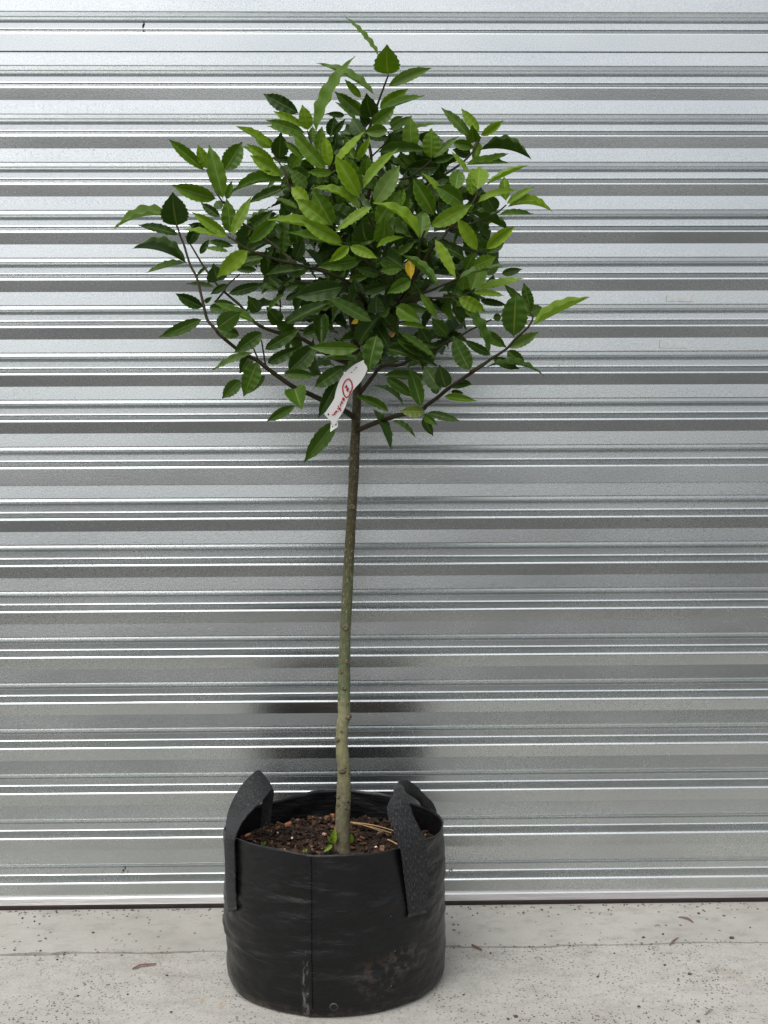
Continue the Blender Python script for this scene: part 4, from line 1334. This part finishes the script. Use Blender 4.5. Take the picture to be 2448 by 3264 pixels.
for (a, b, nm) in (((840, 2694), (848, 2682), 'tiny green seedling near the left front rim of the bag'), ((872, 2617), (885, 2612), 'tiny green seedling at the back left of the potting mix'), ((972, 2715), (979, 2706), 'tiny green seedling at the front rim near the seam')):
    p = on_floor(a[0], a[1], SOILZ + 0.006)
    w_ = empty('seedling', p)
    tag(w_, nm, 'seedling', 'tiny seedlings in the pot')
    D = -p.y
    weed_leaf(w_, a, b, 9, D, D)
    weed_leaf(w_, a, (2 * a[0] - b[0], b[1] + 2), 8, D, D)
def straw(name, pts, r, mat, label, cat, group=None, z=None):
    P = [on_floor(x, y_, zz) for x, y_, zz in pts]
    S = [Vector(s) for s in catmull([tuple(p) for p in P], 4)]
    c = S[0].copy()
    n = len(S)
    v, f = tube_data([s - c for s in S], [r * (1 - 0.4 * i / n) for i in range(n)], 6)
    o = mesh_obj(name, v, f, mat, None, smooth=True); o.location = c
    return tag(o, label, cat, group)
zs = SOILZ + 0.012
straw('dry_straw', [(1118, 2621, zs), (1170, 2627, zs + .004), (1215, 2636, zs + .002), (1262, 2650, zs - .002)], .0013, M['straw'], 'long upper tan straw running from the trunk to the right handle', 'straw', 'dry straws in the pot')
straw('dry_straw', [(1122, 2623, zs), (1165, 2632, zs + .002), (1215, 2650, zs - .001)], .0010, M['straw'], 'short greenish tan straw just below the long straw', 'straw', 'dry straws in the pot')
straw('dry_straw', [(1150, 2627, zs), (1200, 2640, zs), (1255, 2658, zs - .004)], .0010, M['straw'], 'thin brown straw lying under the long straw', 'straw', 'dry straws in the pot')
straw('dry_straw', [(1236, 2676, zs - .002), (1255, 2685, zs), (1272, 2694, zs - .003)], .0016, M['straw'], 'short thick brown straw tucked behind the right handle', 'straw', 'dry straws in the pot')

# ------------------------------------------------------------------ litter on the concrete
def pebble(px, py, size, mat, label, group, seed, name='grit_crumb', cat='crumb', ez=0.6, ex=1.3):
    rg = random.Random(seed)
    p = on_floor(px, py, 0.0)
    v, f = [], []
    rings, n = 4, 7
    for i in range(rings + 1):
        ph = math.pi * i / rings
        for s_ in range(n):
            a = 2 * math.pi * s_ / n
            w = rg.uniform(0.7, 1.15)
            v.append((math.cos(a) * math.sin(ph) * size * ex * w, math.sin(a) * math.sin(ph) * size * w, (math.cos(ph) * ez * w + ez * 0.85) * size))
    for i in range(rings):
        for s_ in range(n):
            s2 = (s_ + 1) % n
            f.append((i * n + s_, (i + 1) * n + s_, (i + 1) * n + s2, i * n + s2))
    o = mesh_obj(name, v, f, mat)
    o.location = (p.x, p.y, 0.0 if p.y > joint(p.x) else -0.0012)
    o.rotation_euler = (0, 0, rg.uniform(0, 6.28))
    return tag(o, label, cat, group)
def sliver(pts, width, mat, label, cat, name):
    P = [on_floor(x, y_, 0.0) for x, y_ in pts]
    S = [Vector(s) for s in catmull([tuple(p) for p in P], 4)]
    c = S[0].copy(); n = len(S)
    v, f = [], []
    for i, s in enumerate(S):
        t = i / (n - 1)
        d = (S[min(i + 1, n - 1)] - S[max(i - 1, 0)]).normalized()
        nn = Vector((-d.y, d.x, 0)) * width * max(0.12, math.sin(math.pi * min(0.98, t * 0.9 + 0.06)) ** 0.7)
        lift = 0.0022 * math.sin(math.pi * t) + 0.0006
        base = s - c
        v += [base + nn + Vector((0, 0, lift)), base + Vector((0, 0, lift + width * 0.5)), base - nn + Vector((0, 0, lift)), base + Vector((0, 0, lift - 0.0006))]
    for i in range(n - 1):
        for k in range(4):
            k2 = (k + 1) % 4
            f.append((i * 4 + k, i * 4 + k2, (i + 1) * 4 + k2, (i + 1) * 4 + k))
    f.append((3, 2, 1, 0)); f.append(tuple((n - 1) * 4 + k for k in range(4)))
    o = mesh_obj(name, v, f, mat)
    o.location = c
    return tag(o, label, cat)
sliver([(422, 3090), (445, 3081), (470, 3078), (498, 3075)], .0032, M['hazel'], 'curled reddish brown dry leaf on the concrete left of the bag', 'dry leaf', 'dry_leaf')
sliver([(1503, 3012), (1518, 3022), (1537, 3030)], .0030, M['hazel'], 'small reddish brown leaf scrap on the joint right of the bag', 'dry leaf', 'leaf_scrap')
sliver([(2135, 3014), (2148, 3001), (2163, 2990)], .0018, M['twigdry'], 'thin dry twig lying on the smooth concrete far right', 'twig', 'dry_twig')
sliver([(1706, 3054), (1718, 3055), (1730, 3059)], .0013, M['twigdry'], 'tiny bent dark twig on the rough concrete right of the bag', 'twig', 'dry_twig')
sliver([(2163, 2925), (2190, 2930), (2210, 2942)], .0030, M['twigdry'], 'flaky grey brown leaf scrap on the smooth concrete near the door right', 'dry leaf', 'leaf_scrap')
sliver([(2087, 2953), (2098, 2952), (2105, 2953)], .0013, M['twigdry'], 'short dark twig on the smooth concrete right of centre', 'twig', 'dry_twig')
sliver([(2248, 3236), (2262, 3225), (2272, 3219)], .0013, M['twigdry'], 'small dry twig on the rough concrete at the lower right', 'twig', 'dry_twig')
k = 0
for (px, py, s_) in ((2227, 2913, .0050), (2332, 2992, .0062), (2199, 3105, .0055), (1564, 3038, .0036), (2114, 2979, .0038), (2051, 2990, .0045), (297, 2974, .0038), (248, 3174, .0036), (407, 3169, .0032),
                     (72, 2928, .0040), (110, 2938, .0035), (126, 2946, .0030), (145, 2992, .0030), (205, 3042, .0034), (182, 3058, .0038), (532, 3109, .0040), (1522, 2913, .0036), (1940, 2901, .0036), (2162, 3120, .0030),
                     (2119, 3076, .0040), (1905, 3113, .0040), (2037, 3208, .0042), (1645, 3240, .0055), (1620, 3248, .0045), (2226, 3256, .0055), (2391, 2958, .0032), (1958, 3038, .0030), (1478, 3170, .0035), (129, 3032, .0038), (46, 3030, .0036), (545, 3225, .0034)):
    smooth_ = on_floor(px, py).y > joint(on_floor(px, py).x)
    side_ = 'left' if px < 1100 else 'right'
    lab = 'dark grit crumb on the %s concrete %s of the bag' % ('smooth' if smooth_ else 'rough', side_)
    if s_ > 0.0049: lab = 'larger ' + lab
    pebble(px, py, s_ * 0.62, M['grit'], lab, lab.replace('crumb', 'crumbs'), 300 + k)
    k += 1
# grit gathered along the foot of the door and the joint: too fine to count
V, F = [], []
rg = random.Random(77)
for i in range(900):
    if i < 560:
        x = rg.uniform(-1.6, 1.6); yv = -0.012 - 0.05 * rg.random() ** 2.2; sz = rg.uniform(0.0006, 0.0024); zz = 0.0
    else:
        x = rg.uniform(-1.6, 1.6); yv = joint(x) + rg.gauss(0, 0.008); sz = rg.uniform(0.0005, 0.0019); zz = 0.0
    b0 = len(V)
    for q in ((-1, -1, 0), (1, -.7, 0), (.8, 1, 0), (-.9, .8, 0), (0, 0, 1)):
        V.append((x + q[0] * sz * rg.uniform(.6, 1.6), yv + q[1] * sz * rg.uniform(.6, 1.2), zz + q[2] * sz))
    F += [(b0, b0 + 1, b0 + 4), (b0 + 1, b0 + 2, b0 + 4), (b0 + 2, b0 + 3, b0 + 4), (b0 + 3, b0, b0 + 4)]
o = mesh_obj('fine_grit', V, F, M['grit'])
tag(o, 'fine dark grit gathered along the foot of the door', 'grit', kind='stuff')

# ------------------------------------------------------------------ marks on the door
def patch_on_door(name, x0, x1, y0, y1, mat, label, cat, off=0.0035):
    a, b = at(x0, y0, off), at(x1, y1, off)
    v, f = box_data(a.x, b.x, -off - 0.00015, -off + 0.00015, b.z, a.z)
    o = mesh_obj(name, v, f, mat)
    return tag(o, label, cat)
def specks(name, cx, cy, spread, n, mat, label, cat, D, seed):
    rg = random.Random(seed)
    V, F = [], []
    c = at(cx, cy, D)
    for i in range(n):
        dx, dz = rg.gauss(0, spread), rg.gauss(0, spread * 1.1)
        s_ = rg.uniform(0.0006, 0.0022)
        b0 = len(V)
        m_ = 6
        for j in range(m_):
            an = 2 * math.pi * j / m_
            V.append((dx + math.cos(an) * s_ * rg.uniform(.5, 1.2), 0, dz + math.sin(an) * s_ * rg.uniform(.6, 1.5)))
        V.append((dx, -0.0005, dz))
        for j in range(m_): F.append((b0 + j, b0 + (j + 1) % m_, b0 + m_))
    o = mesh_obj(name, V, F, mat)
    o.location = c
    return tag(o, label, cat)
Dv = -0.019
specks('dirt_smudge', 456, 80, .0016, 7, M['smudge'], 'small dark dirt smudge on the door near the top left', 'smudge', Dv, 1)
specks('dirt_smudge', 394, 2777, .0035, 9, M['smudge'], 'cluster of dark dirt specks low on the door left of the bag', 'smudge', Dv, 2)
specks('dirt_smudge', 1436, 2778, .0030, 6, M['twigdry'], 'brown dirt specks low on the door right of the bag', 'smudge', Dv, 3)
patch_on_door('label_residue', 2125, 2213, 940, 961, M['residue'], 'upper pale rectangular label residue on the door right of the crown', 'label residue', off=-0.0008)
patch_on_door('label_residue', 2103, 2189, 1085, 1109, M['residue'], 'lower pale rectangular label residue on the door right of the crown', 'label residue', off=-0.0008)
